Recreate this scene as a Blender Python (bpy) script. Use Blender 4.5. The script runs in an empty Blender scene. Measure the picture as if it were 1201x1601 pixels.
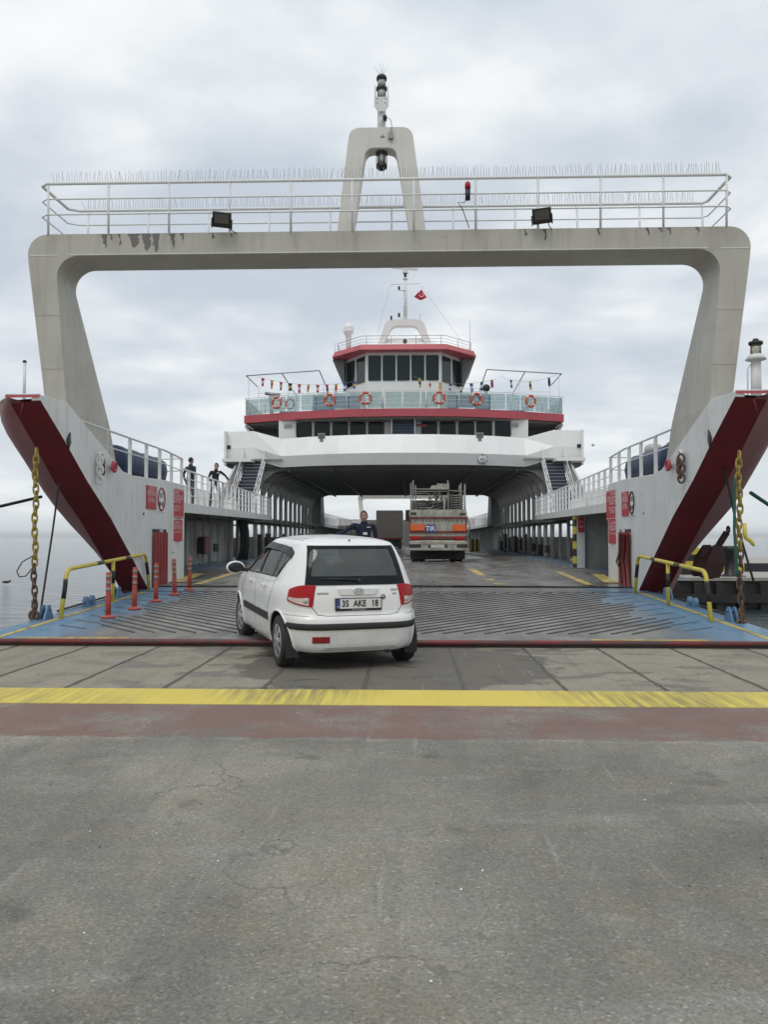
import bpy, bmesh, math, random
from mathutils import Vector, Matrix, Euler
from mathutils.bvhtree import BVHTree
random.seed(7)
SC = bpy.context.scene
COL = SC.collection
R = math.radians

# ------------------------------------------------------------------ camera
cam_d = bpy.data.cameras.new("Camera")
cam_d.sensor_fit = 'VERTICAL'; cam_d.sensor_height = 36.0
cam_d.lens = 29.14
cam_d.clip_start = 0.1; cam_d.clip_end = 20000
cam = bpy.data.objects.new("Camera", cam_d); COL.objects.link(cam)
cam.location = (0, 0, 1.48)
cam.rotation_euler = (R(90 + 1.746), 0, 0)
SC.camera = cam

# ------------------------------------------------------------------ world
SUN_EL, SUN_AZ = R(58), R(205)     # compass style: light comes from behind the viewer
w = bpy.data.worlds.new("World"); SC.world = w; w.use_nodes = True
nt = w.node_tree; nt.nodes.clear()
def N(nt, t, **kw):
    n = nt.nodes.new(t)
    for k, v in kw.items(): setattr(n, k, v)
    return n
def ramp(nt, pts, src=None, interp='LINEAR'):
    n = N(nt, 'ShaderNodeValToRGB'); n.color_ramp.interpolation = interp
    e = n.color_ramp.elements
    while len(e) < len(pts): e.new(0.5)
    for i, (p, c) in enumerate(pts):
        e[i].position = p
        e[i].color = (c, c, c, 1) if isinstance(c, (int, float)) else (*c[:3], 1)
    if src is not None: nt.links.new(src, n.inputs['Fac'])
    return n
def mathn(nt, op, a, b=None, clamp=False):
    n = N(nt, 'ShaderNodeMath', operation=op); n.use_clamp = clamp
    for i, v in enumerate((a, b)):
        if v is None: continue
        if isinstance(v, (int, float)): n.inputs[i].default_value = v
        else: nt.links.new(v, n.inputs[i])
    return n.outputs[0]
def mix(nt, fac, a, b, mode='MIX'):
    n = N(nt, 'ShaderNodeMix', data_type='RGBA', blend_type=mode)
    for s, v in ((n.inputs[0], fac), (n.inputs[6], a), (n.inputs[7], b)):
        if isinstance(v, (int, float)): s.default_value = v
        elif isinstance(v, (tuple, list)): s.default_value = (*v[:3], 1)
        else: nt.links.new(v, s)
    return n.outputs[2]
tc = N(nt, 'ShaderNodeTexCoord')
sep = N(nt, 'ShaderNodeSeparateXYZ'); nt.links.new(tc.outputs['Generated'], sep.inputs[0])
zz = mathn(nt, 'ADD', mathn(nt, 'MAXIMUM', sep.outputs[2], 0.0), 0.14)
px = mathn(nt, 'DIVIDE', sep.outputs[0], zz); py = mathn(nt, 'DIVIDE', sep.outputs[1], zz)
cmb = N(nt, 'ShaderNodeCombineXYZ'); nt.links.new(px, cmb.inputs[0]); nt.links.new(py, cmb.inputs[1]); cmb.inputs[2].default_value = 3.1
n1 = N(nt, 'ShaderNodeTexNoise'); n1.inputs['Scale'].default_value = 1.15; n1.inputs['Detail'].default_value = 6; n1.inputs['Roughness'].default_value = 0.48; n1.inputs['Distortion'].default_value = 0.25
nt.links.new(cmb.outputs[0], n1.inputs['Vector'])
n2 = N(nt, 'ShaderNodeTexNoise'); n2.inputs['Scale'].default_value = 2.6; n2.inputs['Detail'].default_value = 5; n2.inputs['Roughness'].default_value = 0.5
nt.links.new(cmb.outputs[0], n2.inputs['Vector'])
cl = mathn(nt, 'ADD', mathn(nt, 'MULTIPLY', n1.outputs[0], 0.68), mathn(nt, 'MULTIPLY', n2.outputs[0], 0.32))
cr = ramp(nt, [(0.40, (.53, .58, .65)), (0.47, (.61, .655, .71)), (0.525, (.71, .75, .785)), (0.58, (.86, .875, .88)), (.66, (.95, .96, .95))], cl)
hz = ramp(nt, [(0.0, 1.0), (0.05, 0.75), (0.22, 0.0)], sep.outputs[2])
c1 = mix(nt, mathn(nt, 'MULTIPLY', hz.outputs[0], .75), cr.outputs[0], (.76, .80, .815))
up = ramp(nt, [(0.0, (1.0, 1.0, 1.0)), (0.35, (1, 1, 1)), (0.62, (.97, .985, 1.0)), (1.0, (1.25, 1.25, 1.22))], sep.outputs[2])
c2 = mix(nt, 1.0, c1, up.outputs[0], 'MULTIPLY')
sky = N(nt, 'ShaderNodeTexSky', sky_type='NISHITA'); sky.sun_disc = False
sky.sun_elevation = SUN_EL; sky.sun_rotation = SUN_AZ
bg1 = N(nt, 'ShaderNodeBackground'); bg1.inputs['Strength'].default_value = 0.05
nt.links.new(sky.outputs[0], bg1.inputs['Color'])
bg2 = N(nt, 'ShaderNodeBackground'); bg2.inputs['Strength'].default_value = 1.0
nt.links.new(c2, bg2.inputs['Color'])
ms = N(nt, 'ShaderNodeMixShader'); ms.inputs[0].default_value = 0.92
nt.links.new(bg1.outputs[0], ms.inputs[1]); nt.links.new(bg2.outputs[0], ms.inputs[2])
wo = N(nt, 'ShaderNodeOutputWorld'); nt.links.new(ms.outputs[0], wo.inputs['Surface'])

# ------------------------------------------------------------------ sun (overcast)
sd = bpy.data.lights.new("Sun", 'SUN'); sd.energy = 0.75; sd.angle = R(25); sd.color = (1, .97, .93)
sun = bpy.data.objects.new("Sun", sd); COL.objects.link(sun)
sdir = Vector((math.sin(SUN_AZ) * math.cos(SUN_EL), math.cos(SUN_AZ) * math.cos(SUN_EL), math.sin(SUN_EL)))
sun.rotation_euler = sdir.to_track_quat('Z', 'Y').to_euler()
SC.view_settings.view_transform = 'Standard'; SC.view_settings.look = 'None'
SC.view_settings.exposure = 0.22; SC.view_settings.gamma = 1.0
try:
    SC.cycles.max_bounces = 8; SC.cycles.transparent_max_bounces = 12
except Exception: pass

# ------------------------------------------------------------------ materials
M = {}
def newmat(name):
    m = bpy.data.materials.new(name); m.use_nodes = True
    nt = m.node_tree; b = nt.nodes['Principled BSDF']
    M[name] = m
    return m, nt, b
def tcoord(nt, sc=(1, 1, 1), out='Object', loc=(0, 0, 0)):
    t = N(nt, 'ShaderNodeTexCoord'); mp = N(nt, 'ShaderNodeMapping')
    mp.inputs['Scale'].default_value = sc; mp.inputs['Location'].default_value = loc
    nt.links.new(t.outputs[out], mp.inputs['Vector']); return mp.outputs[0]
def noise(nt, vec, s, d=4, r=.55, dist=0):
    n = N(nt, 'ShaderNodeTexNoise'); n.inputs['Scale'].default_value = s; n.inputs['Detail'].default_value = d
    n.inputs['Roughness'].default_value = r; n.inputs['Distortion'].default_value = dist
    nt.links.new(vec, n.inputs['Vector']); return n.outputs[0]
def bump(nt, b, h, strength=.2, dist=.02):
    n = N(nt, 'ShaderNodeBump'); n.inputs['Strength'].default_value = strength; n.inputs['Distance'].default_value = dist
    nt.links.new(h, n.inputs['Height']); nt.links.new(n.outputs[0], b.inputs['Normal'])
def paint(name, col, rough=.5, dirt=.12, dcol=(.16, .14, .11), scale=1.5, streak=.25, rust=0.0, metal=0, bmp=.05, coat=0):
    m, nt, b = newmat(name)
    v = tcoord(nt); vs = tcoord(nt, (5, 5, .45))
    a = noise(nt, v, scale, 5, .6)
    f = mathn(nt, 'MULTIPLY', ramp(nt, [(.42, 0), (.72, 1)], a).outputs[0], dirt)
    c = mix(nt, f, col, dcol)
    if streak:
        s = noise(nt, vs, 1.6, 4, .6)
        f2 = mathn(nt, 'MULTIPLY', ramp(nt, [(.52, 0), (.75, 1)], s).outputs[0], streak)
        c = mix(nt, f2, c, dcol)
    if rust:
        r_ = noise(nt, v, scale * 3.5, 8, .7)
        f3 = mathn(nt, 'MULTIPLY', ramp(nt, [(.60, 0), (.67, 1)], r_).outputs[0], rust)
        c = mix(nt, f3, c, (.17, .065, .025))
    nt.links.new(c, b.inputs['Base Color'])
    rr = mathn(nt, 'ADD', mathn(nt, 'MULTIPLY', a, .3), rough - .15)
    nt.links.new(rr, b.inputs['Roughness'])
    b.inputs['Metallic'].default_value = metal
    if coat: b.inputs['Coat Weight'].default_value = coat; b.inputs['Coat Roughness'].default_value = .08
    if bmp: bump(nt, b, noise(nt, v, 2.2, 3), bmp, .05)
    return m
paint('white_hull', (.72, .725, .71), .45, .10, streak=.20, rust=.12)
paint('white_wall', (.72, .73, .715), .5, .16, streak=.24, rust=.22, bmp=.22)
paint('white_clean', (.80, .80, .78), .4, .05, streak=.08)
paint('rail_white', (.72, .73, .72), .45, .08, streak=.0, scale=6, rust=.25)
paint('gantry_grey', (.47, .455, .40), .5, .22, (.20, .18, .14), 1.1, .32, rust=.14, bmp=.22)
paint('tower_white', (.66, .65, .60), .5, .10, streak=.12)
paint('sign_text', (.66, .50, .50), .5, .1, streak=0)
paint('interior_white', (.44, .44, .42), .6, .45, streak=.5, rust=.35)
paint('casing', (.50, .50, .48), .6, .35, streak=.3, rust=.15)
paint('casing_dirty', (.27, .265, .24), .7, .8, (.07, .06, .05), .8, .7, rust=.3)
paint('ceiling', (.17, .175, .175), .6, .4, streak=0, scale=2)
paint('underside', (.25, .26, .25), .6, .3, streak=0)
paint('deep_red', (.20, .016, .023), .5, .35, (.06, .015, .015), 1.2, .35, rust=.15, bmp=.12)
paint('anchor_red', (.045, .012, .012), .7, .6, (.03, .02, .018), 4, .2, rust=.4)
paint('hull_red', (.31, .115, .118), .5, .5, (.34, .24, .24), .8, .35, bmp=.12)
paint('fascia_red', (.47, .07, .09), .4, .12, streak=.1)
paint('door_red', (.25, .014, .018), .35, .12, streak=.15)
paint('sign_red', (.48, .03, .045), .45, .1, streak=.1, scale=5)
paint('black_rubber', (.018, .018, .019), .75, .3, (.06, .055, .05), 4, 0)
paint('black_plastic', (.012, .012, .013), .45, .1, (.04, .04, .04), 4, 0)
paint('dark_steel', (.05, .048, .046), .5, .5, (.09, .06, .04), 3, 0, metal=.3)
paint('bar_steel', (.085, .08, .074), .6, .6, (.19, .175, .155), 2.2, 0, metal=.2)
paint('steel', (.30, .30, .30), .4, .3, scale=5, streak=0, metal=.5, rust=.3)
paint('stair_blue', (.012, .022, .055), .45, .15, streak=0)
paint('bulkhead_blue', (.06, .16, .28), .5, .15, streak=.1)
paint('cover_blue', (.016, .035, .09), .5, .2, (.05, .06, .08), 5, .1, bmp=.4)
paint('lug_blue', (.09, .20, .34), .5, .35, scale=5, streak=0, rust=.5)
paint('yellow', (.62, .50, .06), .45, .25, scale=5, streak=.1, rust=.3)
paint('chain_yellow', (.38, .29, .04), .6, .8, (.10, .06, .03), 5, 0, rust=.9)
paint('chain_rust', (.10, .07, .05), .8, .6, (.16, .06, .03), 9, 0, rust=.9)
paint('bollard_red', (.44, .065, .038), .5, .25, scale=9, streak=.2)
paint('reflect_grey', (.27, .19, .17), .4, .2, streak=0)
paint('pier_dark', (.022, .022, .02), .8, .4, (.06, .05, .04), 1, .4)
paint('pier_top', (.38, .36, .33), .8, .4, streak=0)
paint('rope_black', (.018, .018, .02), .9, .2, streak=0)
paint('rope_green', (.015, .10, .075), .9, .2, streak=0)
paint('skin', (.42, .24, .17), .55, .15, (.32, .14, .1), 30, 0)
paint('navy_cloth', (.012, .017, .038), .85, .2, (.03, .035, .06), 12, 0, bmp=.6)
paint('black_cloth', (.011, .011, .014), .85, .2, (.03, .03, .03), 12, 0, bmp=.6)
paint('grey_cloth', (.055, .058, .062), .85, .2, (.09, .09, .09), 12, 0, bmp=.6)
paint('hair', (.012, .010, .009), .7, .2, (.03, .025, .02), 60, 0)
paint('white_plain', (.8, .8, .8), .5, 0, streak=0)
paint('black_ink', (.01, .01, .01), .5, 0, streak=0)
paint('ring_orange', (.55, .09, .05), .5, .25, (.45, .25, .2), 6, 0)
paint('truck_pale', (.40, .39, .33), .6, .7, (.14, .11, .08), 3, .6, rust=.5)
paint('truck_red', (.20, .035, .03), .6, .5, (.05, .03, .03), 4, .4)
paint('truck_orange', (.80, .13, .02), .5, .35, (.30, .09, .04), 5, .25)
paint('truck_grey', (.16, .15, .14), .6, .3, streak=.35)
paint('scaffold', (.24, .23, .21), .45, .4, (.12, .08, .05), 3, 0, metal=.5, rust=.3)
paint('tir_blue', (.03, .06, .22), .45, .1, streak=0)
paint('plate_white', (.72, .73, .72), .45, .08, scale=12, streak=0)
paint('hub_silver', (.50, .50, .50), .35, .3, (.12, .1, .08), 9, 0, metal=.6)
paint('car_interior', (.045, .045, .048), .8, .2, streak=0)
paint('seat_cloth', (.07, .072, .075), .9, .2, streak=0)
paint('lamp_red', (.36, .004, .008), .25, .05, (.2, .01, .01), streak=0, scale=8, bmp=0)
M['lamp_red'].node_tree.nodes['Principled BSDF'].inputs['Specular IOR Level'].default_value = .3
paint('lamp_clear', (.62, .50, .48), .1, .1, streak=0, scale=8, bmp=0, coat=1)
paint('flag_red', (.50, .02, .03), .8, .05, streak=0)
paint('flag_yellow', (.55, .36, .06), .8, .05, streak=0)
paint('flag_blue', (.03, .05, .22), .8, .05, streak=0)
paint('flag_white', (.6, .6, .6), .8, .05, streak=0)
m = paint('glass_dark', (.006, .008, .010), .12, 0, streak=0, bmp=0); m.node_tree.nodes['Principled BSDF'].inputs['Specular IOR Level'].default_value = .22
m = paint('glass_green', (.006, .020, .018), .10, 0, streak=0, bmp=0); m.node_tree.nodes['Principled BSDF'].inputs['Specular IOR Level'].default_value = .28
paint('flood_lens', (.10, .10, .095), .15, .1, streak=0, bmp=0)
paint('lens', (.42, .42, .40), .12, .1, streak=0, bmp=0)
paint('gull', (.55, .55, .56), .8, .1, streak=0)

# car paint
m, nt, b = newmat('car_white')
v = tcoord(nt)
a = noise(nt, v, 3.2, 5, .65)
sp = N(nt, 'ShaderNodeSeparateXYZ'); nt.links.new(v, sp.inputs[0])
low = ramp(nt, [(.25, 1), (.85, 0)], sp.outputs[2]).outputs[0]
f = mathn(nt, 'MULTIPLY', mathn(nt, 'MULTIPLY', ramp(nt, [(.35, 0), (.7, 1)], a).outputs[0], mathn(nt, 'ADD', low, .03)), .42)
nt.links.new(mix(nt, f, (.79, .79, .775), (.30, .27, .22)), b.inputs['Base Color'])
nt.links.new(mathn(nt, 'ADD', mathn(nt, 'MULTIPLY', a, .25), .15), b.inputs['Roughness'])
b.inputs['Coat Weight'].default_value = .5; b.inputs['Coat Roughness'].default_value = .12
# transparent car glass and balcony glass
def glass(name, tint, alpha, rough=.03, gl=.9, ior=1.5):
    m, nt, b = newmat(name)
    t = N(nt, 'ShaderNodeBsdfTransparent'); t.inputs[0].default_value = (*tint, 1)
    g = N(nt, 'ShaderNodeBsdfGlossy'); g.inputs['Roughness'].default_value = rough; g.inputs[0].default_value = (gl, gl, gl, 1)
    d = N(nt, 'ShaderNodeBsdfDiffuse'); d.inputs[0].default_value = (*[x * .55 for x in tint], 1)
    fr = N(nt, 'ShaderNodeFresnel'); fr.inputs[0].default_value = ior
    m1 = N(nt, 'ShaderNodeMixShader'); m1.inputs[0].default_value = alpha
    nt.links.new(t.outputs[0], m1.inputs[1]); nt.links.new(d.outputs[0], m1.inputs[2])
    m2 = N(nt, 'ShaderNodeMixShader')
    nt.links.new(mathn(nt, 'ADD', fr.outputs[0], .04), m2.inputs[0]); nt.links.new(m1.outputs[0], m2.inputs[1]); nt.links.new(g.outputs[0], m2.inputs[2])
    nt.links.new(m2.outputs[0], nt.nodes['Material Output'].inputs['Surface'])
glass('car_glass', (.50, .58, .57), .18, gl=.7, ior=1.4)
glass('side_glass', (.16, .19, .19), .2, gl=.45, ior=1.3)
glass('rail_glass', (.74, .86, .86), .28)
glass('lens_glass', (.75, .74, .62), .35)

# asphalt / concrete colour used by quay and by the worn paint on it
def ground_nodes(nt, v):
    sp = N(nt, 'ShaderNodeSeparateXYZ'); nt.links.new(v, sp.inputs[0])
    big = noise(nt, v, .38, 5, .6, .4); mid = noise(nt, v, 2.1, 6, .65); fine = noise(nt, v, 75, 5, .8); grit = noise(nt, v, 190, 2, .7)
    vo = N(nt, 'ShaderNodeTexVoronoi'); vo.inputs['Scale'].default_value = 70; nt.links.new(v, vo.inputs['Vector'])
    c = ramp(nt, [(.38, (.148, .145, .126)), (.49, (.198, .191, .165)), (.60, (.275, .256, .214))], big).outputs[0]
    c = mix(nt, mathn(nt, 'MULTIPLY', ramp(nt, [(.5, 0), (.66, 1)], mid).outputs[0], .6), c, (.235, .198, .145))
    c = mix(nt, mathn(nt, 'MULTIPLY', ramp(nt, [(.56, 0), (.66, 1)], noise(nt, tcoord(nt, (.6, 1.6, 1), loc=(3, 7, 0)), 1.3, 6, .6)).outputs[0], .5), c, (.27, .268, .25))
    # slab strip near the edge is paler and browner
    slab = ramp(nt, [(0, 0), (1, 1)], mathn(nt, 'MULTIPLY', mathn(nt, 'SUBTRACT', sp.outputs[1], 7.9), 6, True)).outputs[0]
    c = mix(nt, slab, c, mix(nt, mid, (.20, .178, .140), (.35, .315, .25)))
    # wet stains on the slabs
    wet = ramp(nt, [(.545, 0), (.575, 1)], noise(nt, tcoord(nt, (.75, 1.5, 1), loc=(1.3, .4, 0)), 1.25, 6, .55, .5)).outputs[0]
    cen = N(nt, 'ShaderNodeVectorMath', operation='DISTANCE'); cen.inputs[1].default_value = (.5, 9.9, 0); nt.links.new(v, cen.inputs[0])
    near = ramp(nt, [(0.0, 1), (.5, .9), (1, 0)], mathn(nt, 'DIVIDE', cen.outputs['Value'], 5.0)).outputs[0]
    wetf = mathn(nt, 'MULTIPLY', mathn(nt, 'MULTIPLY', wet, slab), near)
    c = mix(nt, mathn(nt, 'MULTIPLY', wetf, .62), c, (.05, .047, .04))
    # pale crumbled joint where the painted band meets the rough concrete
    ej = mathn(nt, 'ABSOLUTE', mathn(nt, 'ADD', mathn(nt, 'SUBTRACT', sp.outputs[1], 6.1), mathn(nt, 'MULTIPLY', mathn(nt, 'SUBTRACT', noise(nt, v, 2.4, 8, .75), .5), .30)))
    ejf = mathn(nt, 'MULTIPLY', ramp(nt, [(0, 1), (.045, 0)], ej).outputs[0], ramp(nt, [(.4, .1), (.6, 1)], mid).outputs[0])
    c = mix(nt, mathn(nt, 'MULTIPLY', ejf, .6), c, (.36, .33, .30))
    # oil drips and dark patches
    oil = ramp(nt, [(.62, 0), (.69, 1)], noise(nt, tcoord(nt, (1, 1, 1), loc=(8, 2, 0)), 2.0, 6, .6)).outputs[0]
    c = mix(nt, mathn(nt, 'MULTIPLY', oil, .5), c, (.07, .066, .058))
    pale = ramp(nt, [(.60, 0), (.72, 1)], noise(nt, tcoord(nt, (.8, 1.7, 1), loc=(1, 4, 0)), .9, 7, .6)).outputs[0]
    c = mix(nt, mathn(nt, 'MULTIPLY', pale, .6), c, (.33, .325, .29))
    ud = N(nt, 'ShaderNodeVectorMath', operation='DISTANCE'); ud.inputs[1].default_value = (.25, 9.75, 0); nt.links.new(v, ud.inputs[0])  # shade under the car painted in with wet slab, as one dark patch
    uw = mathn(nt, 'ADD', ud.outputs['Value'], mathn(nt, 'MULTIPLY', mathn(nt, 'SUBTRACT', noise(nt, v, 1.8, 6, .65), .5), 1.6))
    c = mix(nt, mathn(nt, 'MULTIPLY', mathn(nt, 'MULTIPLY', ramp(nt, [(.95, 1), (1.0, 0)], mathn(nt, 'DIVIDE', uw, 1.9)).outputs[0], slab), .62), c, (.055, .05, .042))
    # tyre tracks, long scuffs running to the ship
    tr = ramp(nt, [(.5, 0), (.62, 1)], noise(nt, tcoord(nt, (2.2, .16, 1)), 1.4, 5, .6)).outputs[0]
    c = mix(nt, mathn(nt, 'MULTIPLY', tr, .22), c, (.09, .092, .09))
    sc_ = ramp(nt, [(.66, 0), (.70, 1)], noise(nt, tcoord(nt, (7, .35, 1), loc=(5, 1, 0)), 2.0, 3, .5)).outputs[0]
    c = mix(nt, mathn(nt, 'MULTIPLY', sc_, .35), c, (.33, .33, .31))
    # cracks
    vc = N(nt, 'ShaderNodeTexVoronoi', feature='DISTANCE_TO_EDGE'); vc.inputs['Scale'].default_value = .55
    wv = N(nt, 'ShaderNodeVectorMath', operation='ADD'); nt.links.new(v, wv.inputs[0])
    nn = N(nt, 'ShaderNodeTexNoise'); nn.inputs['Scale'].default_value = 2.5; nn.inputs['Detail'].default_value = 6; nt.links.new(v, nn.inputs['Vector']); nt.links.new(nn.outputs[1], wv.inputs[1])
    nt.links.new(wv.outputs[0], vc.inputs['Vector'])
    ck = mathn(nt, 'MULTIPLY', ramp(nt, [(0, 1), (.010, 0)], vc.outputs['Distance']).outputs[0], ramp(nt, [(.5, 0), (.6, 1)], big).outputs[0])
    c = mix(nt, mathn(nt, 'MULTIPLY', ck, .75), c, (.05, .05, .045))
    # aggregate
    vo.inputs['Scale'].default_value = 85; vsep = N(nt, 'ShaderNodeSeparateColor'); nt.links.new(vo.outputs['Color'], vsep.inputs[0])
    cellc = ramp(nt, [(.0, .55), (.25, .85), (.7, 1.05), (.93, 1.2), (1, 1.9)], vsep.outputs[0]).outputs[0]
    c = mix(nt, mathn(nt, 'SUBTRACT', .58, mathn(nt, 'MULTIPLY', slab, .25)), c, cellc, 'MULTIPLY')
    g = ramp(nt, [(.30, .55), (.5, 1.0), (.70, 1.4)], fine).outputs[0]
    c = mix(nt, .7, c, g, 'MULTIPLY')
    c = mix(nt, mathn(nt, 'MULTIPLY', ramp(nt, [(.62, 0), (.72, 1)], grit).outputs[0], .5), c, (.42, .40, .36))
    c = mix(nt, mathn(nt, 'MULTIPLY', ramp(nt, [(.28, 1), (.38, 0)], grit).outputs[0], .45), c, (.04, .04, .038))
    h = mathn(nt, 'ADD', mathn(nt, 'MULTIPLY', fine, .5), mathn(nt, 'MULTIPLY', vo.outputs['Distance'], .8))
    rough = mathn(nt, 'SUBTRACT', .85, mathn(nt, 'MULTIPLY', wetf, .5))
    return c, h, rough, fine, mid, wetf
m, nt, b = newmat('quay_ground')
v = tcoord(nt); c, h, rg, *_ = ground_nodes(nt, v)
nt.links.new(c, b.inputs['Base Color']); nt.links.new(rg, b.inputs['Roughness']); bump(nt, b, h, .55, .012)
def worn(name, ca, cb, lo, hi, keep=1.0, stripes=False, edge=None):
    m, nt, b = newmat(name); v = tcoord(nt)
    c, h, rg, fine, mid, wf = ground_nodes(nt, v)
    p = mix(nt, mid, ca, cb)
    wr = noise(nt, tcoord(nt, (1, 1, 1), loc=(2, 9, 0)), 1.1, 8, .7)
    k = mathn(nt, 'ADD', mathn(nt, 'MULTIPLY', wr, .75), mathn(nt, 'MULTIPLY', fine, .25))
    f = mathn(nt, 'MULTIPLY', ramp(nt, [(lo, 1), (hi, 0)], k).outputs[0], keep)
    if stripes:
        s = noise(nt, tcoord(nt, (9, .55, 1), loc=(0, 3, 0)), 1.5, 4, .6)
        z = noise(nt, tcoord(nt, (.33, .2, 1), loc=(4.4, 0, 0)), 1.0, 2, .5)
        t = mathn(nt, 'MULTIPLY', ramp(nt, [(.38, 0), (.62, 1)], s).outputs[0], ramp(nt, [(.46, 0), (.60, .8)], z).outputs[0])
        p = mix(nt, t, p, (.24, .20, .06))
        f = mathn(nt, 'MULTIPLY', f, mathn(nt, 'SUBTRACT', 1, mathn(nt, 'MULTIPLY', t, .35)))
    if edge is not None:
        sy = N(nt, 'ShaderNodeSeparateXYZ'); nt.links.new(v, sy.inputs[0])
        e_ = mathn(nt, 'ADD', mathn(nt, 'SUBTRACT', sy.outputs[1], edge), mathn(nt, 'MULTIPLY', mathn(nt, 'SUBTRACT', noise(nt, v, 3.2, 8, .75), .5), .45))
        f = mathn(nt, 'MULTIPLY', f, ramp(nt, [(0, 0), (.05, 1)], e_).outputs[0])
    g = ramp(nt, [(.30, .7), (.5, 1), (.72, 1.15)], fine).outputs[0]
    p = mix(nt, .7, p, g, 'MULTIPLY')
    nt.links.new(mix(nt, f, c, p), b.inputs['Base Color']); nt.links.new(rg, b.inputs['Roughness'])
    bump(nt, b, h, .5, .012)
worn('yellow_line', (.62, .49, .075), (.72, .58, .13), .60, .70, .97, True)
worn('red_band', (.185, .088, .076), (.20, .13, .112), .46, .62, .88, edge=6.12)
# tarred slab joint
m, nt, b = newmat('joint_tar'); v = tcoord(nt)
nt.links.new(mix(nt, noise(nt, v, 9, 6, .7), (.035, .034, .03), (.13, .12, .10)), b.inputs['Base Color']); b.inputs['Roughness'].default_value = .7

# steel decks
def deckmat(name, base, pale, blue_from=None, blue_w=.3, wetness=.5):
    m, nt, b = newmat(name); v = tcoord(nt)
    sp = N(nt, 'ShaderNodeSeparateXYZ'); nt.links.new(v, sp.inputs[0])
    a = noise(nt, v, .9, 7, .65, .5); f_ = noise(nt, v, 7, 6, .7)
    c = mix(nt, ramp(nt, [(.35, 0), (.65, 1)], a).outputs[0], base, pale)
    tr = ramp(nt, [(.45, 0), (.62, 1)], noise(nt, tcoord(nt, (1.6, .14, 1)), 1.2, 5, .65)).outputs[0]
    c = mix(nt, mathn(nt, 'MULTIPLY', tr, .5), c, [x * .5 for x in base])
    c = mix(nt, mathn(nt, 'MULTIPLY', ramp(nt, [(.58, 0), (.68, 1)], f_).outputs[0], .35), c, (.13, .085, .055))
    if blue_from is not None:
        ab = mathn(nt, 'ABSOLUTE', sp.outputs[0])
        wob = mathn(nt, 'ADD', ab, mathn(nt, 'MULTIPLY', mathn(nt, 'SUBTRACT', noise(nt, v, 1.6, 6, .7, .6), .5), 2.2))
        fb = ramp(nt, [(0, 0), (1, 1)], mathn(nt, 'DIVIDE', mathn(nt, 'SUBTRACT', wob, blue_from), blue_w, True)).outputs[0]
        blue = mix(nt, ramp(nt, [(.4, 0), (.65, 1)], f_).outputs[0], (.085, .185, .30), (.14, .24, .33))
        blue = mix(nt, mathn(nt, 'MULTIPLY', ramp(nt, [(.5, 0), (.7, 1)], a).outputs[0], .5), blue, (.12, .14, .15))
        c = mix(nt, fb, c, blue)
    nt.links.new(c, b.inputs['Base Color'])
    wt = ramp(nt, [(.48, 1), (.56, 0)], noise(nt, tcoord(nt, (1, .5, 1), loc=(0, 5, 0)), .8, 6, .6)).outputs[0]
    nt.links.new(mathn(nt, 'SUBTRACT', .62, mathn(nt, 'MULTIPLY', wt, wetness)), b.inputs['Roughness'])
    bump(nt, b, f_, .25, .01)
deckmat('ramp_plate', (.135, .128, .118), (.27, .258, .24), 3.9, .8, .22)
deckmat('deck_plate', (.085, .082, .075), (.18, .17, .155), 6.3, 1.0, .38)
deckmat('flap_plate', (.10, .10, .095), (.17, .165, .15), 4.2, .5, .35)
deckmat('ramp_side', (.085, .18, .30), (.12, .24, .36), 0.0, .2, .25)
m, nt, b = newmat('worn_yellow'); v = tcoord(nt)
f_ = ramp(nt, [(.48, 0), (.58, 1)], noise(nt, v, 3.5, 8, .7)).outputs[0]
nt.links.new(mix(nt, mathn(nt, 'MULTIPLY', f_, .7), (.50, .38, .09), (.11, .10, .09)), b.inputs['Base Color']); b.inputs['Roughness'].default_value = .6
m, nt, b = newmat('lip_red'); v = tcoord(nt)
f_ = ramp(nt, [(.46, 0), (.58, 1)], noise(nt, tcoord(nt, (.6, 4, 4)), 2.5, 8, .7)).outputs[0]
nt.links.new(mix(nt, f_, (.20, .03, .032), (.07, .05, .045)), b.inputs['Base Color']); b.inputs['Roughness'].default_value = .45
# sea
m, nt, b = newmat('sea'); v = tcoord(nt)
b.inputs['Base Color'].default_value = (.028, .042, .048, 1); b.inputs['Roughness'].default_value = .1; b.inputs['IOR'].default_value = 1.33
h1 = noise(nt, tcoord(nt, (.55, 1.6, 1)), .9, 6, .6, .4); h2 = noise(nt, tcoord(nt, (.3, .9, 1)), .16, 3, .5)
bump(nt, b, mathn(nt, 'ADD', h1, mathn(nt, 'MULTIPLY', h2, 2.0)), .9, .16)

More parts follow.
